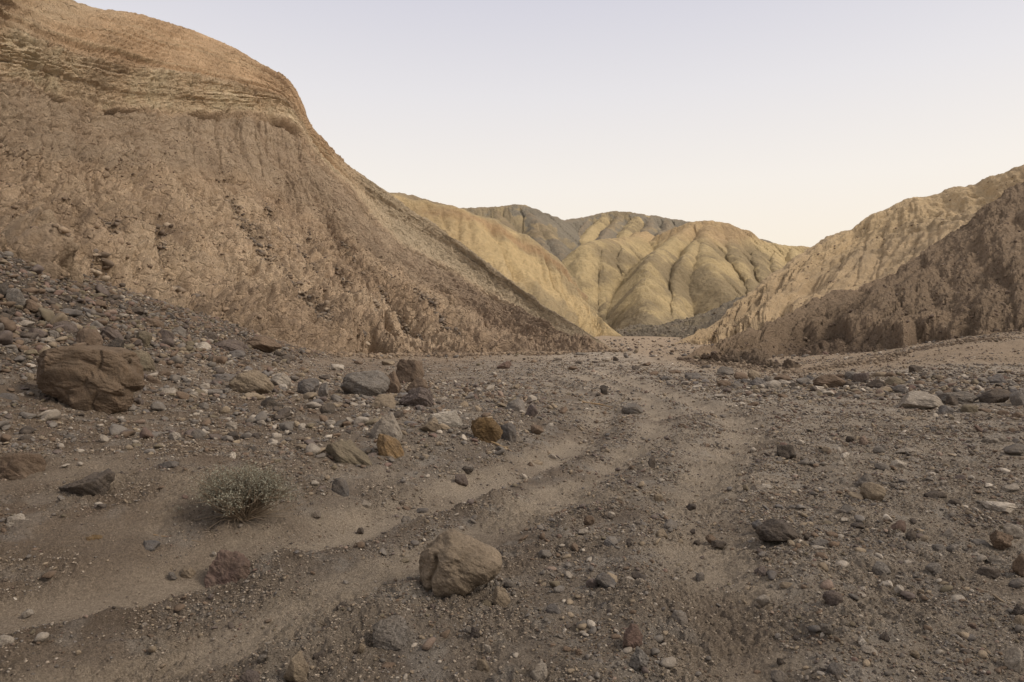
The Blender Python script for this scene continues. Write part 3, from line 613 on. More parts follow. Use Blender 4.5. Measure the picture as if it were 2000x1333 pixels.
# ------------------------------------------------------------------ stone shapes
def ico(sub):
    import bmesh
    bm = bmesh.new(); bmesh.ops.create_icosphere(bm, subdivisions=sub, radius=1.0)
    v = np.array([x.co[:] for x in bm.verts]); f = np.array([[q.index for q in p.verts] for p in bm.faces]); bm.free()
    return v, f
ICO = {k: ico(k) for k in (1, 2, 3, 4, 5, 6, 7)}
def stone_verts(rs, sub, angular=0.5, nplanes=14, rough=0.05, flat=1.0):
    v, f = ICO[sub]
    n = rs.normal(size=(nplanes, 3)); n /= np.linalg.norm(n, axis=1, keepdims=True)
    dist = 1.0 - rs.rand(nplanes) * 0.45 * angular
    dt = v @ n.T
    rad = np.where(dt > 0.05, dist / np.maximum(dt, 0.05), 9.0)
    k = 10 + 30 * angular
    rad = -np.log(np.exp(-k * rad).sum(1) + math.exp(-k * 1.12)) / k
    p = v * rad[:, None]
    s = rs.randint(0, 400)
    o = np.zeros(len(v)); fr = 1.3; a = rough
    for i in range(5):
        o += a * (noise(p[:, 0] * fr + p[:, 2] * 0.7 * fr, p[:, 1] * fr + p[:, 2] * 1.1 * fr, s + i)); fr *= 2.2; a *= 0.6
    o -= 0.5 * rough * crease(p[:, 0] * 1.1 + p[:, 2] * .8, p[:, 1] * 1.1 + p[:, 2] * .5, s + 9, 5)
    p = p * (1 + o)[:, None]
    p = p / np.abs(p).max(0)
    return p, f

C_ = {  # true stone colours
 'dark': (0.055, 0.047, 0.044), 'black': (0.035, 0.032, 0.031), 'grey': (0.155, 0.142, 0.13), 'slate': (0.115, 0.110, 0.110), 'purple': (0.105, 0.084, 0.080),
 'brown': (0.135, 0.092, 0.064), 'tan': (0.26, 0.205, 0.145), 'olive': (0.15, 0.125, 0.085), 'ochre': (0.20, 0.125, 0.055), 'reddish': (0.155, 0.10, 0.085),
 'pale': (0.36, 0.315, 0.265), 'white': (0.50, 0.44, 0.37), 'pinkish': (0.24, 0.175, 0.14)}
NAMEC = {'dark': 'dark brown', 'black': 'black', 'grey': 'grey', 'slate': 'slate grey', 'purple': 'purplish grey', 'brown': 'brown', 'tan': 'tan', 'olive': 'olive brown',
 'ochre': 'ochre', 'reddish': 'reddish brown', 'pale': 'pale grey', 'white': 'whitish', 'pinkish': 'pinkish tan'}
# named stones : px centre, py base, width px, height px, colour, shape, name, label, short reference
# shape : r round, a angular, f flat slab, b buried low, s speckled round, l layered, L lump leaning (tilted)
BIG = [
 (949,1190,26,15,'olive','r','small olive stone tucked under the right end of the big tan boulder',None),
 (978,1190,38,38,'tan','r','round tan cobble touching the right foot of the big tan boulder','round cobble at the foot of the big boulder'),
 (847,1200,30,20,'purple','a','purplish stone lying against the front left foot of the big tan boulder',None),
 (761,1268,84,56,'grey','s','broad rough grey rock half sunk in front of the big tan boulder','broad rough grey rock'),
 (1183,1155,42,30,'slate','a','angular slate grey stone on the gravel right of the big tan boulder','angular slate grey stone'),
 (1081,1207,31,24,'slate','r','dark slate cobble on bare gravel, in front right of the round tan cobble','dark slate cobble'),
 (1234,1263,45,38,'reddish','a','reddish brown blocky stone half buried above the grey lump at the bottom edge','reddish brown blocky stone'),
 (1248,1309,40,37,'grey','a','knobbly grey stone below the reddish brown block near the bottom edge','knobbly grey stone'),
 (581,1333,50,50,'tan','a','blunt tan stone standing at the bottom edge left of the rough grey rock','blunt tan stone at the bottom edge'),
 (175,984,105,56,'dark','a','dark angular rock with a grey side on the sand left of the shrub','dark angular rock left of the shrub'),
 (292,1078,40,18,'slate','f','low grey stone alone on smooth sand between the shrub and the wheel track','low grey stone on smooth sand'),
 (448,1130,104,44,'reddish','b','reddish purple rock with a dark end sunk in the sand below the shrub','reddish rock below the shrub'),
 (38,1036,64,26,'pale','b','pale broken slab lying in the sand at the left edge','pale slab at the left edge'),
 (35,940,96,52,'brown','b','wide brown mudstone block half buried at the left edge','brown block at the left edge'),
 (668,977,44,40,'slate','a','dark grey green upright rock right of the shrub','dark upright rock right of the shrub'),
 (682,914,100,50,'olive','L','long brown grey oval boulder leaning into the bank above the shrub','long oval boulder in the bank'),
 (760,864,78,56,'pale','L','grey tan smooth boulder with a pale face tilted in the bank','tilted grey tan boulder'),
 (767,896,66,46,'ochre','L','ochre orange boulder wedged under the tilted grey tan one','ochre orange boulder'),
 (869,838,76,32,'white','l','white topped layered rock on the bank','white topped layered rock'),
 (845,848,54,30,'tan','a','tan rock in front of the left half of the white topped layered rock',None),
 (952,866,66,50,'ochre','l','ochre flaky layered rock at the edge of the bank','ochre flaky rock'),
 (992,862,34,36,'slate','a','blue grey block leaning on the right side of the ochre flaky rock',None),
 (712,772,98,48,'grey','s','big speckled grey boulder in the middle of the boulder row','big speckled grey boulder'),
 (768,769,48,44,'brown','a','brown angular boulder between the speckled grey one and the pointed one',None),
 (806,750,68,48,'brown','a','pointed pyramid shaped boulder at the back of the boulder row','pointed boulder'),
 (815,772,50,34,'brown','a','brown block in front of the pointed boulder and above the purplish one',None),
 (814,797,72,40,'purple','a','dark purplish rough boulder at the front of the pile below the pointed boulder','dark purplish boulder'),
 (751,803,54,31,'tan','r','tan streaked cobble left of the dark purplish boulder','tan streaked cobble'),
 (600,769,46,30,'slate','r','dark slate boulder between the white chip and the speckled grey boulder','dark slate boulder in the row'),
 (634,776,28,28,'grey','a','grey stone with a whitish top against the dark slate boulder in the row',None),
 (492,769,86,46,'tan','r','smooth tan rounded boulder at the left end of the boulder row','smooth tan boulder'),
 (547,760,42,32,'pale','a','whitish grey rock behind the right side of the smooth tan boulder',None),
 (554,764,22,13,'white','r','white oval chip resting right of the smooth tan boulder','white oval chip'),
 (440,746,62,15,'slate','f','blue grey flat slab behind the left side of the smooth tan boulder','blue grey flat slab'),
 (399,687,29,19,'white','r','bright white cobble on the foot of the talus','bright white cobble'),
 (450,688,82,26,'purple','L','long dark grey slab boulder right of the bright white cobble','long dark slab boulder'),
 (511,687,82,32,'brown','r','long brown rounded boulder at the foot of the cliff talus','long brown boulder'),
 (268,723,74,38,'olive','L','dark brown ribbed boulder leaning right of the big mudstone block','ribbed boulder'),
 (175,684,58,42,'brown','r','brown ridged boulder just above the big mudstone block','brown ridged boulder'),
 (214,668,50,30,'purple','a','purplish block above the black angular one on the talus',None),
 (222,692,38,32,'black','a','black angular rock wedged above the right end of the big mudstone block','black angular rock'),
 (279,677,38,30,'olive','r','olive brown rounded rock right of the black angular rock',None),
 (31,598,34,35,'grey','s','round speckled grey cobble high on the talus at the left edge','round speckled cobble'),
 (1535,898,42,27,'black','a','black pointed stone alone in the middle of the wash','black pointed stone'),
 (1703,978,48,32,'tan','r','smooth tan egg shaped cobble in the right half of the wash','tan egg shaped cobble'),
 (1691,955,58,26,'grey','b','buried brown grey rock right behind the tan egg shaped cobble',None),
 (1655,1004,38,17,'grey','f','flat grey stone below left of the tan egg shaped cobble',None),
 (1516,1059,77,36,'dark','r','dark grey brown boulder with a pale right end in the wash','dark grey brown boulder'),
 (1605,1068,50,11,'grey','b','flat mauve grey slab level with the sand right of the dark grey brown boulder',None),
 (1951,1075,50,36,'brown','a','brown blocky rock near the right edge','brown blocky rock'),
 (1948,1002,74,17,'white','f','long whitish slab with a fold near the right edge','long whitish slab'),
 (1944,790,62,29,'dark','r','rounded dark brown boulder near the right edge','rounded dark brown boulder'),
 (1988,792,34,32,'grey','s','grey speckled boulder cut by the right edge beside the dark brown one',None),
 (1800,802,92,34,'pale','f','large pale grey wedge shaped slab in the right boulder band','large wedge shaped slab'),
 (1868,792,86,26,'grey','r','broad grey boulder behind the large wedge shaped slab',None),
 (1843,815,38,22,'slate','a','dark grey pointed stone in front of the large wedge shaped slab','dark pointed stone'),
 (1770,826,42,10,'tan','b','low tan slab set in the gravel below the large wedge shaped slab',None),
 (1944,867,68,18,'pale','b','wide pale boulder mostly buried below the rounded dark brown boulder','wide buried pale boulder'),
 (1788,730,28,16,'dark','r','dark round rock alone on the sandy road','dark round rock on the road'),
 (1617,759,68,27,'brown','r','lumpy brown grey boulder in the right boulder band','lumpy brown grey boulder'),
 (1685,750,34,21,'purple','a','dark purplish rock right of the lumpy brown grey boulder','dark purplish rock'),
 (1711,760,36,18,'dark','r','dark rock in front of the purplish one in the right boulder band',None),
 (1472,741,26,18,'tan','a','upright tan block at the back of the right boulder band','upright tan block'),
 (1415,735,38,18,'grey','a','brown grey peaked rock at the left end of the right boulder band','peaked rock'),
 (1483,757,42,20,'slate','a','dark grey ridge backed rock in front of the upright tan block',None),
 (1235,809,44,20,'grey','r','smooth grey cobble beside the pale wheel track','smooth grey cobble by the track'),
 (1179,772,17,19,'black','a','small black upright rock alone behind the bend of the wheel track','small black upright rock'),
 (1274,912,19,21,'dark','a','dark round stone in the middle of the wash left of the sandy strip','dark round stone'),
 (986,722,32,17,'reddish','a','reddish peaked rock in front of the cliff foot','reddish peaked rock'),
 (1629,1184,40,26,'purple','r','purplish round cobble in the lower right gravel','purplish round cobble'),
 (1487,1137,38,26,'purple','a','grey mauve wedge shaped stone right of the pale sandy strip','mauve wedge stone'),
 (1720,1126,37,24,'grey','s','pale speckled grey cobble in the right gravel','pale speckled cobble'),
 (1983,1309,44,36,'pale','f','large pale grey block at the right edge near the bottom','large pale block'),
 (1613,1243,26,23,'grey','a','pointed grey stone in the lower right gravel','pointed grey stone'),
 (1994,1124,32,42,'brown','r','brown boulder cut by the right edge below the brown blocky rock',None),
]
SMALL = [
 (818,1201,14,12,'black','a'),(836,1210,17,9,'purple','a'),(867,1208,13,8,'white','r'),(796,1202,20,10,'pale','a'),(789,1102,20,8,'olive','f'),(706,1277,20,20,'tan','a'),
 (1181,1190,17,12,'slate','a'),(1055,1325,46,28,'pale','b'),(929,1251,22,23,'dark','a'),(915,1239,16,14,'grey','r'),(1193,1073,28,19,'slate','a'),(1230,1068,15,14,'dark','a'),
 (1309,1038,29,20,'grey','r'),(1294,1054,27,18,'tan','a'),(1137,1045,26,10,'pale','f'),(1151,1026,22,17,'brown','r'),(1193,1011,18,10,'pale','r'),(1326,1218,36,20,'grey','b'),
 (1367,1138,19,17,'grey','r'),(1248,1134,32,12,'dark','f'),(1109,1131,22,12,'pale','a'),(1361,1066,19,9,'dark','f'),(1328,1064,15,10,'tan','a'),(1353,1043,11,9,'dark','r'),
 (1389,1061,22,14,'brown','r'),(1130,1284,16,13,'brown','a'),(952,1273,15,12,'pale','a'),(943,1305,26,14,'tan','b'),(1139,1229,30,12,'grey','b'),
 (185,1064,56,14,'ochre','b'),(94,913,14,7,'white','f'),(79,1004,19,12,'dark','a'),(98,997,16,10,'dark','a'),(60,987,20,12,'purple','a'),(331,922,46,19,'slate','f'),(282,973,26,13,'dark','f'),
 (238,930,15,8,'dark','a'),(455,900,15,16,'white','a'),(495,887,21,13,'black','f'),(550,896,16,14,'pinkish','r'),(295,893,12,9,'tan','a'),(619,1013,22,14,'grey','a'),
 (670,1197,34,17,'dark','a'),(487,1336,42,18,'purple','b'),(10,1260,32,15,'pale','f'),(53,1205,25,11,'pale','f'),(625,1291,30,13,'dark','f'),(514,1291,22,10,'grey','f'),(336,1130,20,9,'grey','b'),
 (368,1123,32,12,'tan','b'),(149,1019,11,7,'pale','a'),(419,1085,12,6,'white','f'),
 (3,583,30,32,'black','a'),(61,607,40,22,'brown','r'),(21,617,24,16,'black','a'),(50,639,37,14,'pale','f'),(71,661,44,19,'purple','r'),(126,646,50,20,'purple','L'),
 (323,666,32,24,'purple','a'),(350,658,30,20,'grey','a'),(296,636,50,18,'brown','L'),(265,613,36,14,'dark','f'),(410,662,32,14,'dark','r'),(462,701,36,17,'slate','r'),
 (424,728,28,11,'grey','r'),(526,800,39,23,'black','a'),(548,799,16,9,'black','a'),(638,813,31,24,'black','r'),(591,844,20,16,'white','r'),(644,835,27,13,'pale','a'),(713,847,14,12,'white','a'),
 (897,949,36,20,'purple','a'),(914,925,25,12,'black','a'),(823,1005,27,9,'slate','f'),(793,1021,22,14,'grey','a'),(714,994,25,17,'pale','a'),(706,1042,17,10,'dark','a'),
 (1285,979,21,13,'tan','r'),(1078,896,21,8,'pale','f'),(1075,834,12,7,'white','f'),(1039,816,28,25,'purple','a'),(1003,803,52,22,'grey','b'),(1048,848,29,16,'brown','r'),(1034,914,18,11,'brown','a'),
 (1045,909,36,8,'tan','b'),(757,715,30,10,'tan','r'),(659,726,30,14,'pale','r'),(889,786,21,12,'brown','a'),(903,801,25,17,'tan','a'),(924,785,26,19,'dark','a'),(1017,829,10,8,'white','a'),
 (1482,1034,28,16,'slate','a'),(1577,1053,15,11,'dark','a'),(1561,1048,16,12,'pale','a'),(1755,1044,32,26,'reddish','r'),(1780,1058,23,21,'dark','r'),(1757,1051,24,9,'pale','f'),
 (1851,1055,26,21,'pale','a'),(1977,1051,42,26,'pale','r'),(1913,1070,36,12,'grey','f'),(1833,1079,24,14,'grey','r'),(1860,1080,26,15,'grey','a'),(1976,964,38,15,'pale','f'),(1862,991,26,13,'dark','a'),
 (1826,974,43,11,'dark','f'),(1843,953,17,14,'pale','a'),(1496,956,29,8,'white','f'),(1536,1151,26,12,'tan','r'),(1404,1072,31,13,'dark','a'),(1348,997,24,12,'dark','a'),(1824,1124,36,20,'grey','s'),
 (1604,1095,26,13,'brown','r'),(1680,1089,20,10,'pale','a'),(1700,1088,22,12,'slate','a'),(1538,1086,18,9,'slate','a'),(1552,1095,15,8,'brown','a'),(1615,1149,23,13,'tan','a'),(1732,1147,23,10,'white','f'),
 (1755,1158,24,11,'pale','f'),(1684,1159,18,11,'pale','a'),(1987,1149,36,17,'slate','r'),(1950,1104,36,16,'pale','b'),(1925,1129,42,18,'dark','a'),(1675,1032,27,9,'dark','f'),(1651,1019,22,5,'white','f'),
 (1754,914,31,14,'white','f'),(1722,919,33,13,'grey','f'),(1768,885,39,9,'pale','f'),(1716,886,25,14,'grey','r'),(1689,869,23,17,'pinkish','a'),(1660,864,15,11,'black','r'),(1649,897,20,13,'white','a'),
 (1639,883,11,8,'white','r'),(1980,885,45,16,'grey','f'),(1858,794,29,20,'dark','a'),(1828,818,15,10,'white','a'),(1847,818,19,7,'white','f'),(1894,811,32,19,'olive','r'),(1926,809,29,9,'brown','f'),
 (1958,811,23,9,'brown','f'),(1986,818,24,12,'brown','a'),(1947,749,34,16,'slate','a'),(1656,760,23,14,'dark','a'),(1664,745,32,18,'grey','r'),(1716,739,33,12,'tan','f'),(1739,739,23,11,'brown','r'),
 (1748,753,38,16,'olive','r'),(1727,768,36,12,'tan','f'),(1760,769,36,16,'slate','r'),(1597,763,23,8,'white','f'),(1549,759,16,11,'black','r'),(1446,742,31,14,'brown','r'),(1511,761,33,17,'pale','r'),
 (1415,757,29,14,'brown','r'),(1438,758,34,10,'grey','f'),(1527,744,36,11,'brown','r'),(1354,743,40,14,'slate','a'),(1316,731,32,8,'brown','f'),(1451,793,16,7,'white','f'),(1408,777,29,5,'white','f'),
 (1470,795,23,9,'brown','f'),(1509,793,17,7,'pale','f'),(1492,1183,28,17,'pale','r'),(1685,1261,19,16,'white','a'),(1728,1255,23,15,'dark','a'),(1525,1300,19,13,'black','a'),(1523,1335,44,20,'grey','f'),
 (1628,1325,38,25,'slate','f'),(1603,1323,36,15,'dark','a'),(1989,1227,28,22,'tan','r'),(1990,1204,24,21,'dark','a'),(1813,1239,21,8,'pale','f'),(1786,1285,19,12,'tan','r'),(1701,1279,37,8,'pale','f'),
 (1785,1313,11,9,'pale','r'),(1742,1178,19,8,'slate','f'),(1380,720,20,6,'dark','f'),(1500,745,20,9,'grey','a'),(1570,752,30,13,'grey','r'),(1583,744,22,10,'slate','a'),(1640,742,26,11,'brown','f'),
 (1340,752,26,7,'pale','f'),(1362,760,20,7,'pale','f'),(1300,744,30,9,'slate','a'),(1278,735,24,9,'brown','a'),(1376,750,22,9,'slate','f'),(1457,750,20,9,'slate','r'),(1532,752,24,9,'pale','f'),(1620,772,30,7,'pale','f'),
 (1490,760,24,9,'pale','f'),(1470,762,18,7,'grey','a'),(1120,722,24,6,'brown','f'),(1090,706,20,5,'dark','a'),(1130,712,16,6,'dark','a'),(1160,711,14,5,'dark','a'),(1185,706,22,8,'pale','r'),(1205,706,16,9,'dark','a'),
 (1263,716,26,8,'brown','a'),(1240,722,20,6,'dark','f'),(760,700,14,5,'pale','a'),(700,712,20,7,'brown','a'),(720,738,26,9,'olive','r'),(632,742,24,9,'dark','a'),(520,722,26,9,'brown','f'),(480,715,20,9,'dark','a'),
 (560,706,30,12,'dark','r'),(545,698,26,12,'black','r'),(590,725,20,8,'brown','a'),(340,700,20,9,'pale','a'),(318,716,22,11,'brown','a'),(340,745,24,12,'grey','r'),(322,738,26,14,'brown','r'),(365,752,22,10,'grey','a'),
 (300,750,34,16,'brown','L'),(275,752,30,14,'brown','L'),(268,790,30,12,'purple','L'),(312,800,22,11,'black','a'),(348,722,34,11,'brown','a'),(374,733,22,9,'pale','a'),(330,772,40,13,'pale','L'),(378,778,26,12,'pale','a'),
 (395,800,28,13,'grey','a'),(365,770,22,10,'grey','r'),(400,760,22,10,'pale','f'),(418,775,34,13,'grey','r'),(440,768,26,9,'grey','a'),(245,783,26,11,'purple','a'),(340,860,30,15,'pale','a'),(387,855,32,16,'grey','r'),
 (385,865,22,9,'dark','a'),(450,838,20,13,'dark','r'),(455,860,26,16,'black','r'),(452,840,22,14,'pale','a'),(512,832,22,10,'pale','r'),(497,858,24,11,'dark','r'),(533,872,17,7,'pale','f'),(598,870,14,12,'brown','r'),
 (570,853,26,9,'dark','a'),(578,910,26,12,'black','a'),(678,853,22,12,'dark','a'),(135,861,24,12,'grey','r'),(48,862,30,10,'dark','f'),(58,776,14,11,'pale','a'),(42,778,12,9,'pale','r'),(56,745,22,16,'tan','r'),(12,785,50,16,'slate','f'),
 (68,730,16,9,'grey','a'),(22,655,30,13,'tan','r'),(18,686,34,13,'grey','f'),(46,672,30,11,'grey','f'),(92,670,26,11,'pale','a'),(105,658,26,13,'grey','r'),(150,610,24,14,'black','a'),(166,612,26,12,'slate','a'),(190,602,40,15,'brown','r'),
 (240,620,26,8,'pale','f'),(330,622,26,13,'slate','a'),(375,628,22,11,'brown','a'),(120,585,34,9,'dark','a'),(200,578,26,8,'pale','f'),(95,570,24,9,'grey','r'),(60,560,22,8,'brown','a'),(150,560,26,9,'purple','a'),
]
PREF = {'r': 'rounded', 'a': 'angular', 'f': 'flat', 'b': 'half buried', 's': 'speckled', 'l': 'layered', 'L': 'tilted'}

def make_stone(name, px, py, w, h, colk, shape, seed, sub):
    rs = np.random.RandomState(seed)
    Y = ray_hit(px, py - 0.5)
    x = (px - 1000) / F * Y; gz = float(ground_z(np.array([x]), np.array([Y]), False)[0])
    wm = w / F * Y; hm = h / F * Y
    ang = {'r': 0.6, 'a': 1.25, 'f': 1.0, 'b': 0.8, 's': 0.7, 'l': 1.0, 'L': 0.75}[shape]
    p, f = stone_verts(rs, sub, ang, 12 + rs.randint(10), {'r': .08, 'a': .12, 'f': .07, 'b': .14, 's': .07, 'l': .11, 'L': .09}[shape])
    dep = wm * (0.62 + 0.3 * rs.rand()); sink = {'r': .24, 'a': .26, 'f': .28, 'b': .55, 's': .26, 'l': .28, 'L': .34}[shape]
    fullh = hm / (1 - sink)
    a = rs.rand() * 0.9 - 0.45
    p = p * np.array([1, dep / wm, 1])
    ca, sa = math.cos(a), math.sin(a)
    p = np.stack([p[:, 0] * ca - p[:, 1] * sa, p[:, 0] * sa + p[:, 1] * ca, p[:, 2]], 1)
    ti = rs.normal() * 0.10 + (0.30 if shape == 'L' else 0)
    p[:, 2] -= p[:, 0] * math.tan(ti) * 0.6
    p[:, 0] *= wm / 2 / np.abs(p[:, 0]).max(); p[:, 1] *= dep / 2 / np.abs(p[:, 1]).max()
    z0, z1 = p[:, 2].min(), p[:, 2].max(); p[:, 2] = (p[:, 2] - z0) / (z1 - z0) * fullh
    p[:, 2] -= sink * fullh
    mat = {'s': M_speck, 'l': M_layer, 'b': M_rock}.get(shape, M_rock)
    if shape == 'a' and rs.rand() < 0.3: mat = M_speck
    yo = Y + dep * 0.38
    gz = min(gz, float(ground_z(np.array([x]), np.array([yo]), False)[0]) )
    me = mesh_np(name, p, f, None, mat)
    o = link(name, me, loc=(x * yo / Y, yo, gz))
    k = C_[colk]; v = 0.88 + 0.24 * rs.rand()
    v *= 1.12; o.color = (k[0] * v, k[1] * v, k[2] * v, 1)
    return o, (x, yo, max(wm, dep))

print('stones...')
ROCKXY = []
names = {'r': 'boulder', 's': 'boulder', 'a': 'rock', 'f': 'flat_stone', 'b': 'buried_rock', 'l': 'layered_rock', 'L': 'boulder'}
LM = [(895, 1120, 'big tan boulder'), (455, 980, 'shrub'), (155, 740, 'big mudstone block')]
for i, r in enumerate(BIG):
    px, py, w, h, ck, sh, lab, ref = r
    if w < 45 and sh in 'rs': nm = 'cobble'
    else: nm = names[sh]
    o, q = make_stone(nm, px, py, w, h, ck, sh, 1000 + i, 6 if w > 60 else 5); ROCKXY.append(q)
    tag(o, lab, 'boulder' if w > 45 else 'stone')
    if ref: LM.append((px, py - h / 2, ref))
used = set()
ns = {'r': 'cobble', 's': 'cobble', 'a': 'stone', 'f': 'flat_stone', 'b': 'buried_rock', 'L': 'rock', 'l': 'rock'}
lab_n = {'r': 'pebble', 's': 'cobble', 'a': 'stone', 'f': 'chip', 'b': 'stone', 'L': 'stone', 'l': 'stone'}
def where(dx, dy):
    if abs(dx) > 2.2 * abs(dy): return 'right of' if dx > 0 else 'left of'
    if abs(dy) > 2.2 * abs(dx): return 'in front of' if dy > 0 else 'behind'
    return ('in front and right of' if dx > 0 else 'in front and left of') if dy > 0 else ('behind and right of' if dx > 0 else 'behind and left of')
for i, (px, py, w, h, ck, sh) in enumerate(SMALL):
    o, q = make_stone(ns[sh], px, py, w, h, ck, sh, 3000 + i, 4); ROCKXY.append(q)
    cy = py - h / 2
    near_ = sorted(LM, key=lambda m: math.hypot(m[0] - px, (m[1] - cy) * 1.8))[:8]
    cands = []
    d0 = f'{NAMEC[ck]} {PREF[sh]} {lab_n[sh]}'
    size = '' if w > 24 else 'small '
    for m in near_: cands.append(f'{size}{d0} {where(px - m[0], cy - m[1])} the {m[2]}')
    a_ = near_[0]
    for m in near_[1:4]: cands.append(f'{size}{d0} between the {a_[2]} and the {m[2]}')
    for l_ in cands:
        if l_ not in used and len(l_.split()) <= 16: break
    used.add(l_)
    tag(o, l_, 'stone', 'loose stones strewn over the wash and bank')
# ------------------------------------------------------------------ the big tan boulder with the crack on its left
def placed(px, py):
    Y = ray_hit(px, py); x = (px - 1000) / F * Y
    return x, Y, float(ground_z(np.array([x]), np.array([Y]), False)[0])
v, f = ICO[7]
def tri_noise(p, fr, s): return noise(p[:, 0] * fr + p[:, 2] * .6 * fr, p[:, 1] * fr + p[:, 2] * .9 * fr, s)
x0, Y0, z0 = placed(898, 1183)
wm = 168 / F * Y0; hm = 132 / F * Y0
# outline seen from the front (unit: half width / height), used as radius against angle; depth comes from the ellipsoid
oa = np.radians([-180, -150, -120, -95, -60, -35, -10, 8, 25, 45, 65, 85, 100, 115, 135, 155, 180])
orr = np.array([0.98, 1.05, 1.06, 0.90, 0.72, 0.74, 0.95, 1.06, 1.00, 0.88, 0.88, 0.98, 1.10, 1.08, 1.00, 0.96, 0.98])
ang = np.arctan2(v[:, 2], v[:, 0]); rr = np.interp(ang, oa, orr)
flatn = np.hypot(v[:, 0], v[:, 2])
p = v.copy(); k = 1 + (rr - 1) * flatn
p *= k[:, None]
P4 = p * np.array([1, 0.86, 0.80])
rs = np.random.RandomState(3)
for i in range(7):     # broad facets
    n_ = rs.normal(size=3); n_ /= np.linalg.norm(n_); d_ = 0.92 + 0.10 * rs.rand()
    e = P4 @ n_ - d_ ; P4 -= np.maximum(e, 0)[:, None] * n_ * 0.7
P4 += v * (0.06 * tri_noise(p, 1.7, 5) + 0.035 * tri_noise(p, 4.2, 6) + 0.018 * tri_noise(p, 9, 7) + 0.009 * tri_noise(p, 20, 8))[:, None]
# crack : plane x = -0.66 + ... , cut into the front and the left
cz = P4[:, 2]; cxl = -0.62 + 0.22 * np.clip(cz + 0.1, -1, 1) + 0.04 * np.sin(cz * 9)
cr_ = np.exp(-((P4[:, 0] - cxl) / 0.05) ** 2) * sst(0.35, 0.0, P4[:, 1]) * sst(-0.95, -0.7, cz) * sst(0.5, 0.3, cz)
P4 += cr_[:, None] * np.array([0.03, 0.26, 0.0])
lft = sst(cxl + 0.02, cxl - 0.08, P4[:, 0]) * sst(0.4, 0.1, cz); P4[:, 1] += lft * 0.13
pk = np.exp(-(((P4[:, 0] - 0.1) / 0.2) ** 2 + ((P4[:, 2] - 0.36 - 0.4 * (P4[:, 0] - .1)) / 0.07) ** 2)) * (P4[:, 1] < 0); P4 -= v * (pk * 0.08)[:, None]
P4 *= np.array([wm / 2, wm * 0.45, 1]); z_a, z_b = P4[:, 2].min(), P4[:, 2].max(); P4[:, 2] = (P4[:, 2] - z_a) / (z_b - z_a) * hm * 1.08 - hm * 0.03
me = mesh_np('boulder', P4, f, None, M_rock)
o = link('boulder', me, loc=(x0 * 1.05, Y0 + wm * 0.36, z0 - 0.02)); o.color = (0.27, 0.212, 0.152, 1)
tag(o, 'big tan boulder with a deep crack down its left side beside the wheel track', 'boulder'); ROCKXY.append((x0 * 1.05, Y0 + wm * 0.36, wm))

# the two mudstone blocks set in the left bank
def block(px, py, wpx, hpx, outline, depthk, colr, label, seed):
    x, Y, z = placed(px, py); wm = wpx / F * Y; hm = hpx / F * Y
    v, f = ICO[7]; p = v.copy()
    q = np.sign(p) * np.abs(p) ** 0.42; q /= np.abs(q).max(0)
    ang = np.arctan2(q[:, 2], q[:, 0]); oa_, or_ = outline
    q *= np.interp(ang, np.radians(oa_), or_)[:, None] ** np.array([1, .2, 1])
    s = seed
    for _i in range(8):
        n_ = np.random.RandomState(seed + _i).normal(size=3); n_ /= np.linalg.norm(n_); e = q @ n_ - 0.98; q -= np.maximum(e, 0)[:, None] * n_ * .8
    q -= v * (0.05 * crease(q[:, 0] * .8 + .2 * q[:, 2] + .6 * q[:, 1], q[:, 2] * .5 + q[:, 1] * .5, s + 7, 7) + .012 * crust(q[:, 0] * 1.2, q[:, 2] * 2.2, s + 8, .08))[:, None]
    q += v * (0.09 * tri_noise(q, 1.4, s) + 0.035 * tri_noise(q * np.array([1, 1, 1.4]), 3.2, s + 1) + 0.02 * tri_noise(q * np.array([1, 1, 1.3]), 8, s + 2) + 0.01 * tri_noise(q, 18, s + 3))[:, None]
    q[:, 1] += 0.10 * np.exp(-((q[:, 0] - 0.42 - 0.15 * np.sin(q[:, 2] * 3)) / 0.04) ** 2) * (q[:, 1] < 0)
    q *= np.array([wm / 2, wm / 2 * depthk, hm / 2])
    q[:, 2] += hm / 2 * 0.9
    me = mesh_np('mudstone_block', q, f, None, M_rock)
    o = link('mudstone_block', me, loc=(x, Y + wm / 2 * depthk * 0.55, z - 0.03)); o.color = colr
    tag(o, label, 'boulder'); ROCKXY.append((x, Y + wm / 2 * depthk * 0.5, wm))
    return o
b1 = block(160, 804, 128, 80, ([-180, -90, 0, 90, 180], [1, 1, 1, 1, 1]), 0.7, (0.145, 0.098, 0.064, 1), 'lower mudstone block of the pair, a crumbling ledge under the big one', 41)
b2 = block(153, 798, 184, 106, ([-180, -150, -110, -60, -20, 10, 35, 60, 100, 150, 180], [.92, 1.0, .86, .90, 1.05, 1.0, .88, .92, 1.02, 1.05, .92]), 0.66, (0.150, 0.102, 0.066, 1),
          'big brown mudstone block set in the left bank with stones piled behind it', 51)
b2.location.z = EYE + (HOR - 772) / F * b2.location.y * 1.0 - 0.02; b1.location.y += 0.10

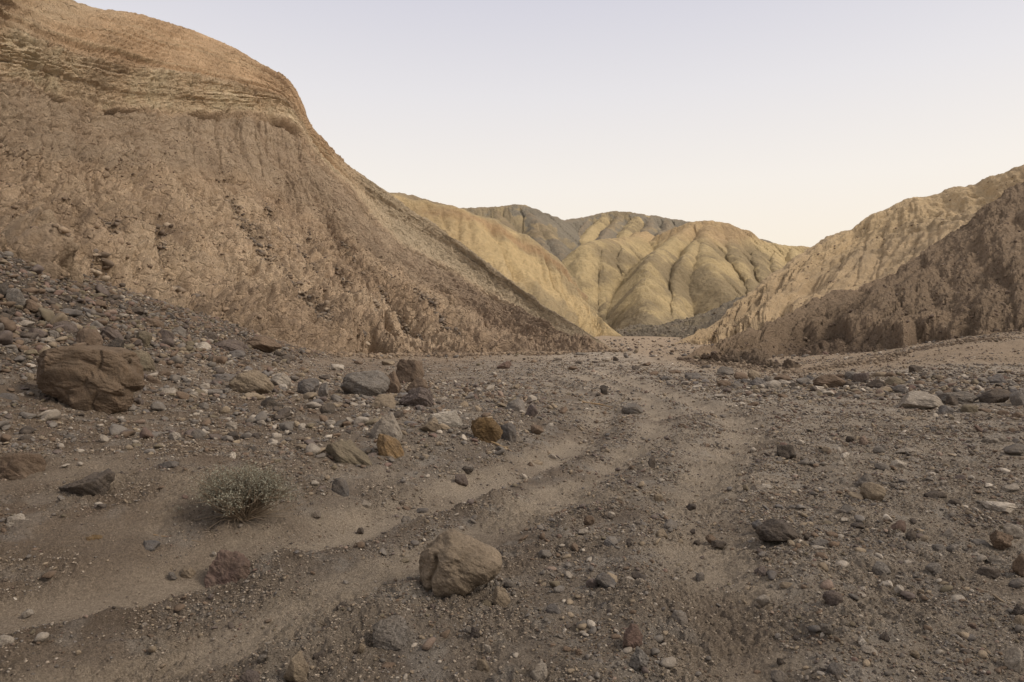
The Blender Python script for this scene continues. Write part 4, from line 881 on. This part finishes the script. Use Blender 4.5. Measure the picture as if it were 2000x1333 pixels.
# ------------------------------------------------------------------ gravel and rubble (nobody could count it)
LIB = {1: [stone_verts(np.random.RandomState(50 + i), 1, 0.8, 8, 0.05)[0] for i in range(14)], 3: [stone_verts(np.random.RandomState(180 + i), 3, 1.1, 13, 0.12)[0] for i in range(24)], 2: [stone_verts(np.random.RandomState(80 + i), 2, 1.1, 10, 0.10)[0] for i in range(16)]}
PAL = np.array([C_['grey'], C_['grey'], C_['pale'], C_['pale'], C_['tan'], C_['tan'], C_['brown'], C_['brown'], C_['purple'], C_['dark'], C_['slate'], C_['olive'], C_['reddish'], C_['white'], C_['pinkish']])
def scatter_mesh(x, y, z, s, rs, sub, pal, weights, sinkk=0.25, flat=(0.35, 0.8)):
    n = len(x); lib = np.array(LIB[sub]); f = ICO[sub][1]; k = lib.shape[1]
    idx = rs.randint(0, len(lib), n); P = lib[idx].copy()
    sc = np.stack([0.75 + 0.5 * rs.rand(n), 0.65 + 0.4 * rs.rand(n), flat[0] + (flat[1] - flat[0]) * rs.rand(n)], 1) * (s / 2)[:, None]
    P *= sc[:, None, :]
    a = rs.rand(n) * 2 * np.pi; ca, sa = np.cos(a)[:, None], np.sin(a)[:, None]
    t = rs.normal(size=n)[:, None] * 0.25
    X_ = P[..., 0] * ca - P[..., 1] * sa; Y_ = P[..., 0] * sa + P[..., 1] * ca; Z_ = P[..., 2] + X_ * t
    hz = sc[:, 2][:, None]
    V_ = np.stack([X_ + x[:, None], Y_ + y[:, None], Z_ + z[:, None] + hz * (1 - 2 * sinkk)], -1).reshape(-1, 3)
    Fq = (f[None] + (np.arange(n) * k)[:, None, None]).reshape(-1, 3)
    ci = rs.choice(len(pal), n, p=weights); c = pal[ci] * (0.75 + 0.5 * rs.rand(n))[:, None]
    return V_, Fq, np.repeat(c, k, 0)
wgt = np.array([7, 6, 4.2, 3.2, 5, 4, 5, 4, 3, 3, 2.5, 3, 2, 1.1, 1.5], float); wgt /= wgt.sum()
RX = np.array(ROCKXY)
def clear_of_rocks(x, y, k=0.42):
    ok = np.ones(len(x), bool)
    for rx, ry, rw in RX:
        if rw > 0.12: ok &= ((x - rx) ** 2 + (y - ry) ** 2) > (rw * k) ** 2
    return ok
print('gravel...')
parts = []; off = 0
rs = np.random.RandomState(11)
def add(x, y, s, sub, wts=None, sinkk=0.25, flat=(0.35, 0.8)):
    global off
    z = ground_z(x, y)
    V_, F_, c_ = scatter_mesh(x, y, z, s, rs, sub, PAL, wgt if wts is None else wts, sinkk, flat)
    parts.append((V_, F_ + off, c_)); off += len(V_)
def fan_sample(n, y0, y1, tl=-1.0, tr=0.95):
    u = rs.rand(n); y = np.sqrt(y0 * y0 + u * (y1 * y1 - y0 * y0)); t = tl + (tr - tl) * rs.rand(n)
    return t * y, y
# tiers : n tried, y range, size range, faces
for n, y0, y1, s0, s1, sub, pw in ((140000, 2.2, 6.0, .006, .017, 1, 1.0), (100000, 5.0, 12.0, .012, .03, 1, 1.0), (60000, 2.2, 12.0, .016, .038, 2, 1.6), (60000, 9.0, 30.0, .028, .085, 1, 1.5),
                                   (34000, 3.0, 24.0, .035, .08, 2, 1.8), (9000, 3.6, 30.0, .06, .13, 3, 1.7), (12000, 18.0, 60.0, .06, .20, 1, 1.8), (9000, 32, 80, .10, .45, 1, 2)):
    n = int(n * 1.2); x, y = fan_sample(n, y0, y1, -1.12, 1.12)
    sd, tl_, a1, a2 = masks(x, y)
    clump = np.clip(0.5 + 0.9 * fbm(x * 1.7, y * 1.7, 3, 141), 0.08, 1)
    pr = np.clip((1 - 0.94 * sd) * (0.45 + 0.55 * sst(-1.5, 2.5, x)) * clump + tl_ * 0.6, 0, 1)
    if y0 > 40: pr = np.clip(clump - 0.2, 0, 1) * 0.7
    ok = (rs.rand(n) < pr) & clear_of_rocks(x, y, .38)
    x, y = x[ok], y[ok]; m = len(x)
    s = s0 * (s1 / s0) ** (rs.rand(m) ** pw)
    add(x, y, s, sub, sinkk=0.22)
# rubble thick on the bank and in the boulder band, and crumbs of the soil itself
for n, y0, y1, s0, s1, sub in ((70000, 5.2, 21, .018, .05, 1), (26000, 5.2, 21, .045, .10, 2), (10000, 6.0, 21, .09, .24, 3)):
    x, y = fan_sample(n, y0, y1, -0.9, 0.92)
    masks(x, y); ok = (rs.rand(n) < LASTRUB * np.clip(0.6 + 0.9 * fbm(x * 1.3, y * 1.3, 3, 144), .1, 1)) & clear_of_rocks(x, y, .40)
    x, y = x[ok], y[ok]; add(x, y, s0 * (s1 / s0) ** (rs.rand(len(x)) ** 1.8), sub, sinkk=0.25)
V_ = np.concatenate([p[0] for p in parts]); F_ = np.concatenate([p[1] for p in parts]); c_ = np.concatenate([p[2] for p in parts])
print('gravel stones', len(V_))
o = link('gravel', mesh_np('gravel', V_, F_, c_, M_gravel)); tag(o, 'loose mixed gravel and pebbles covering the floor of the wash', 'gravel', kind='stuff')
parts = []; off = 0
PALs = PAL; PAL = np.array([(.28, .228, .178), (.34, .28, .22), (.20, .158, .12), (.40, .335, .265), (.23, .18, .135)])
for n, y0, y1, s0, s1 in ((110000, 2.2, 6.5, .007, .02), (60000, 5.5, 14, .014, .04), (30000, 12, 34, .03, .09)):
    x, y = fan_sample(n, y0, y1, -0.95, 0.92)
    sd, tl_, a1, a2 = masks(x, y)
    ok = (rs.rand(n) < (1 - 0.93 * sd) * np.clip(0.35 + 1.3 * fbm(x * 1.6, y * 1.6, 3, 16), 0.04, 1)); x, y = x[ok], y[ok]
    add(x, y, s0 * (s1 / s0) ** (rs.rand(len(x)) ** 1.5), 1, np.ones(5) / 5, sinkk=0.35)
PAL = PALs
V_ = np.concatenate([p[0] for p in parts]); F_ = np.concatenate([p[1] for p in parts]); c_ = np.concatenate([p[2] for p in parts])
o = link('soil_crumbs', mesh_np('soil_crumbs', V_, F_, c_, M_gravel)); tag(o, 'small crumbs of dry soil scattered over the ground', 'soil', kind='stuff')
# talus stones on the left slope
parts = []; off = 0
wt = np.array([4, 2, .4, .4, 1.5, 1, 9, 9, 6, 9, 2.5, 8, 3, 0.12, .3], float); wt /= wt.sum()
for n, s0, s1, sub in ((110000, .035, .10, 1), (34000, .09, .22, 2), (3600, .20, .40, 3)):
    x, y = fan_sample(n, 7.5, 36, -1.0, -0.2)
    sd, tl_, a1, a2 = masks(x, y)
    cl = np.clip(0.55 + 0.8 * fbm(x * .8, y * .8, 3, 151), 0.1, 1)
    ok = (rs.rand(n) < tl_ * cl * (1 if s1 < .3 else sst(20, 10, y))) & clear_of_rocks(x, y, .4)
    x, y = x[ok], y[ok]
    add(x, y, s0 * (s1 / s0) ** (rs.rand(len(x)) ** 1.5), sub, wt, 0.2, (0.4, 0.85))
V_ = np.concatenate([p[0] for p in parts]); F_ = np.concatenate([p[1] for p in parts]); c_ = np.concatenate([p[2] for p in parts])
o = link('talus_rubble', mesh_np('talus_rubble', V_, F_, c_, M_gravel)); tag(o, 'dark rubble covering the talus slope at the foot of the left cliff', 'rubble', kind='stuff')
# clods and fallen chips on the hill slopes
parts = []
off = 0
def on_hill(key, n, s0, s1, vlo, vhi, prob, colA, k=1):
    global off
    Vt = HS[key]; nu, nv = Vt.shape[:2]
    i = rs.randint(5, nu - 5, n); j = (nv * (vlo + (vhi - vlo) * rs.rand(n))).astype(int)
    P = Vt[i, j]; cl = np.clip(0.35 + 1.1 * fbm(i * 0.02, j * 0.03, 3, 161), 0, 1) * prob
    ok = rs.rand(n) < cl; P = P[ok]; m = len(P)
    s = s0 * (s1 / s0) ** (rs.rand(m) ** 2)
    V_, F_, c_ = scatter_mesh(P[:, 0], P[:, 1], P[:, 2] - s * 0.34, s, rs, k, np.array(colA), np.ones(len(colA)) / len(colA), 0.3, (0.45, 0.9))
    parts.append((V_, F_ + off, c_)); off += len(V_)
cc = [(.20, .145, .10), (.26, .19, .13), (.15, .11, .08), (.30, .22, .15)]
on_hill('A', 22000, .07, .28, 0.13, 0.44, 0.8, cc); on_hill('A', 500, .25, .6, 0.13, 0.40, .8, cc, 2)
Vt = HS['A']; q_ = np.argwhere(CHAN > .25); q_ = q_[rs.randint(0, len(q_), 5200)]; P = Vt[q_[:, 0], q_[:, 1]]; s = .10 * 5.5 ** (rs.rand(len(P)) ** 2.2)
V_, F_, c_ = scatter_mesh(P[:, 0], P[:, 1], P[:, 2] - s * .15, s, rs, 2, np.array([(.16, .12, .09), (.24, .185, .135), (.12, .1, .085), (.34, .27, .2)]), np.ones(4) / 4, .3, (.4, .8))
parts.append((V_, F_ + off, c_)); off += len(V_)
on_hill('F', 14000, .06, .32, 0.18, 0.60, 0.8, [(.14, .10, .075), (.20, .14, .10), (.11, .08, .065), (.24, .18, .13)])
on_hill('E', 5000, .12, .5, 0.25, 0.65, 0.6, cc)
on_hill('G', 4000, .2, .8, 0.25, 0.75, 0.8, [(.17, .145, .12), (.24, .2, .15), (.32, .27, .2)])
# fallen clods lying along the foot of the slopes
for key, n, i0, i1, s0, s1, spread, pl_ in (('A', 9000, .30, .97, .05, .32, 2.2, cc), ('F', 4000, .05, .75, .04, .22, 1.3, [(.2, .15, .105), (.15, .11, .08), (.26, .2, .145)])):
    Vt = HS[key]; nu = Vt.shape[0]; i = (nu * (i0 + (i1 - i0) * rs.rand(n))).astype(int); T_ = Vt[i, int(Vt.shape[1] * .115)]
    off_ = rs.exponential(spread * .5, n) * np.clip(.4 + 1.2 * noise(i * .02, i * 0, 501), .1, 1.5); dd_ = np.hypot(T_[:, 0], T_[:, 1])
    x = T_[:, 0] * (1 - off_ / dd_) + rs.normal(size=n) * .3; y = T_[:, 1] * (1 - off_ / dd_)
    s = s0 * (s1 / s0) ** (rs.rand(n) ** 2.4); z = ground_z(x, y)
    V_, F_, c_ = scatter_mesh(x, y, z, s, rs, 1, np.array(pl_), np.ones(len(pl_)) / len(pl_), 0.25, (0.45, 0.9))
    parts.append((V_, F_ + off, c_)); off += len(V_)
V_ = np.concatenate([p[0] for p in parts]); F_ = np.concatenate([p[1] for p in parts]); c_ = np.concatenate([p[2] for p in parts])
o = link('slope_clods', mesh_np('slope_clods', V_, F_, c_, M_gravel)); tag(o, 'clods and fallen chips sticking to the clay slopes', 'rubble', kind='stuff')

# ------------------------------------------------------------------ plants and wood
def plain(name, col, rough=0.9, var=0.3):
    m = bpy.data.materials.new(name); m.use_nodes = True; n = m.node_tree; bs = n.nodes['Principled BSDF']
    bs.inputs['Roughness'].default_value = rough; bs.inputs['Specular IOR Level'].default_value = 0.15
    tc = n.nodes.new('ShaderNodeTexCoord'); nz = n.nodes.new('ShaderNodeTexNoise'); nz.inputs['Scale'].default_value = 30; nz.inputs['Detail'].default_value = 4
    cr = n.nodes.new('ShaderNodeValToRGB'); n.links.new(tc.outputs['Object'], nz.inputs['Vector']); n.links.new(nz.outputs['Fac'], cr.inputs['Fac'])
    cr.color_ramp.elements[0].position = .3; cr.color_ramp.elements[1].position = .7
    cr.color_ramp.elements[0].color = (*[c * (1 - var) for c in col], 1); cr.color_ramp.elements[1].color = (*[min(1, c * (1 + var)) for c in col], 1)
    n.links.new(cr.outputs[0], bs.inputs['Base Color']); return m
M_leaf = plain('shrub_leaves', (0.225, 0.213, 0.165), var=.4); M_twig = plain('dry_twigs', (0.22, 0.17, 0.12)); M_wood = plain('weathered_wood', (0.30, 0.21, 0.12))
def tubes(paths, radii, sides=4):
    Vs, Fs = [], []; o_ = 0
    for P, r in zip(paths, radii):
        P = np.array(P, float); k = len(P)
        for i in range(k):
            d_ = P[min(i + 1, k - 1)] - P[max(i - 1, 0)]; d_ /= np.linalg.norm(d_) + 1e-9
            a = np.cross(d_, [0.3, 0.2, 1.0]); a /= np.linalg.norm(a) + 1e-9; b = np.cross(d_, a)
            rr_ = r * (1 - 0.75 * i / (k - 1))
            for s_ in range(sides):
                t_ = 2 * math.pi * s_ / sides; Vs.append(P[i] + rr_ * (math.cos(t_) * a + math.sin(t_) * b))
        for i in range(k - 1):
            for s_ in range(sides):
                n2_ = (s_ + 1) % sides
                Fs.append([o_ + i * sides + s_, o_ + i * sides + n2_, o_ + (i + 1) * sides + n2_, o_ + (i + 1) * sides + s_])
        o_ += k * sides
    return np.array(Vs), np.array(Fs)
def shrub(name, px, py, wpx, hpx, nb, nl, label, seed, leafs=0.008, cat='shrub', grow=1.0, leafmat=None, offx=0.0):
    rs = np.random.RandomState(seed)
    x, Y, z = placed(px, py); w = wpx / F * Y; h = hpx / F * Y
    root = bpy.data.objects.new(name, None); COL.objects.link(root); root.location = (x, Y + w * 0.15, z); root.empty_display_size = 0.1
    tag(root, label, cat)
    paths, rad, tips = [], [], []
    for i in range(nb):
        a = rs.rand() * 2 * math.pi; q = math.sqrt(rs.rand()) * (0.80 + 0.16 * math.sin(3 * a + 1) + 0.10 * math.sin(7 * a))
        end = np.array([offx * w + math.cos(a) * w / 2 * q, math.sin(a) * w * 0.36 * q, h * (0.25 + 0.75 * math.sqrt(max(0, 1 - q * q * 0.85))) * (0.75 + 0.3 * rs.rand())])
        st_ = rs.normal(size=3) * np.array([.03, .03, 0]) * w
        mid = st_ * 0.5 + end * 0.5 + rs.normal(size=3) * 0.04 * w; mid[2] = end[2] * 0.42
        m2 = (mid + end) / 2 + rs.normal(size=3) * 0.03 * w
        P = [st_, mid, m2, end]; paths.append(P); rad.append(0.0035 * w / 0.6)
        tips.append((m2, end))
        for _ in range(3):
            e2 = end + rs.normal(size=3) * np.array([.09, .07, .05]) * w; e2[2] = max(e2[2], 0.03 * h)
            paths.append([m2, (m2 + e2) / 2 + rs.normal(size=3) * .01 * w, e2]); rad.append(0.0018 * w / 0.6); tips.append((m2, e2))
    for i in range(nb // 8):       # dead twigs splayed on the ground
        a = rs.rand() * 2 * math.pi; r1 = w * (0.25 + .3 * rs.rand())
        paths.append([np.array([0, 0, .01]), np.array([math.cos(a) * r1 * .5, math.sin(a) * r1 * .4, .03 * h / .3]), np.array([math.cos(a + .2) * r1, math.sin(a + .2) * r1 * .7, .012])]); rad.append(0.003 * w / .6)
    V_, F_ = tubes(paths, rad); link('branches', mesh_np('branches', V_, F_, None, M_twig), root)
    if nl:
        T = np.array(tips); i = rs.randint(0, len(T), nl); t = rs.rand(nl)[:, None] ** 0.6
        c0 = T[i, 0] * (1 - t) + T[i, 1] * t + rs.normal(size=(nl, 3)) * 0.012 * w / 0.6
        d1 = rs.normal(size=(nl, 3)); d1 /= np.linalg.norm(d1, axis=1, keepdims=True)
        d2 = np.cross(d1, rs.normal(size=(nl, 3))); d2 /= np.linalg.norm(d2, axis=1, keepdims=True)
        s_ = leafs * (0.6 + 0.8 * rs.rand(nl))[:, None]
        q = np.stack([c0 - d1 * s_, c0 - d2 * s_ * .45, c0 + d1 * s_, c0 + d2 * s_ * .45], 1).reshape(-1, 3)
        ff = np.arange(nl * 4).reshape(-1, 4)
        link('foliage', mesh_np('foliage', q, ff, None, leafmat or M_leaf, smooth=False), root)
    return root
shrub('desert_shrub', 462, 1024, 214, 96, 380, 19000, 'low grey green desert shrub growing on the sandy bank', 5, 0.0062)
shrub('dry_twig_tuft', 668, 1046, 34, 34, 7, 0, 'small tuft of bare dry twigs on the sand right of the shrub', 6, cat='dry plant')
shrub('dry_twig_tuft', 345, 1012, 24, 26, 9, 60, 'dry brown tuft of twigs at the left side of the shrub', 7, 0.004, cat='dry plant')
def stick(px, py, px2, py2, r, label, name='stick', seed=1):
    rs = np.random.RandomState(seed); a = np.array(placed(px, py)); b = np.array(placed(px2, py2)); a[2] += r * 1.4; b[2] += r * 1.0
    n = 7; P = [a + (b - a) * i / (n - 1) + rs.normal(size=3) * np.array([.4, .4, .25]) * r * 1.2 for i in range(n)]
    c = P[0]; V_, F_ = tubes([[p - c for p in P], [P[3] - c, P[3] - c + (b - a) * .12 + np.array([0, .05, .02])]], [r, r * .5], 7)
    o = link(name, mesh_np(name, V_, F_, None, M_wood), loc=c); tag(o, label, 'stick')
stick(960, 866, 1016, 893, 0.014, 'weathered yellowish stick lying below the ochre flaky rock', seed=2)
stick(1135, 788, 1198, 797, 0.022, 'straight pale brown stick lying across the bend of the wheel track', seed=3)
stick(300, 1046, 392, 1060, 0.0035, 'thin dry twig on the sand under the left of the shrub', 'twig', seed=4)
# tiny bushes on the ledge and the rim of the cliff : placed on the real surface
Vt = HS['A']
def cliff_bush(i, j, s, label, seed):
    rs = np.random.RandomState(seed); p0 = Vt[i, j]
    root = bpy.data.objects.new('cliff_bush', None); COL.objects.link(root); root.location = p0
    tag(root, label, 'bush', 'tiny bushes on the rim of the cliff')
    n = 500; d1 = rs.normal(size=(n, 3)); d1 /= np.linalg.norm(d1, axis=1, keepdims=True)
    c0 = d1 * (rs.rand(n, 1) ** .4) * np.array([.5, .5, .42]) * s + np.array([0, 0, .25 * s])
    d2 = np.cross(d1, rs.normal(size=(n, 3))); d2 /= np.linalg.norm(d2, axis=1, keepdims=True); k = 0.07 * s
    q = np.stack([c0 - d1 * k, c0 - d2 * k, c0 + d1 * k, c0 + d2 * k], 1).reshape(-1, 3)
    link('foliage', mesh_np('foliage', q, np.arange(n * 4).reshape(-1, 4), None, M_leaf, smooth=False), root)
    V_, F_ = tubes([[(0, 0, -.1 * s), rs.normal(size=3) * .1 * s + [0, 0, .2 * s], d_ * .45 * s + np.array([0, 0, .3 * s])] for d_ in d1[:10]], [0.03 * s] * 10)
    link('branches', mesh_np('branches', V_, F_, None, M_twig), root)
def hill_pt(px, py):
    P = Vt; sxp = 1000 + P[..., 0] / P[..., 1] * F; syp = HOR - (P[..., 2] - EYE) / P[..., 1] * F
    e = (sxp - px) ** 2 + (syp - py) ** 2; return np.unravel_index(np.argmin(e), e.shape)
for (px, py, s, lab, sd) in ((577, 236, .62, 'tiny bush on the rim of the cliff just above the ledge', 1), (588, 249, .5, 'tiny green bush on the cliff ledge below the rim bush', 2), (640, 298, .4, 'tiny bush on the skyline lower down the cliff edge', 3)):
    i, j = hill_pt(px, py); cliff_bush(i, j, s, lab, sd)
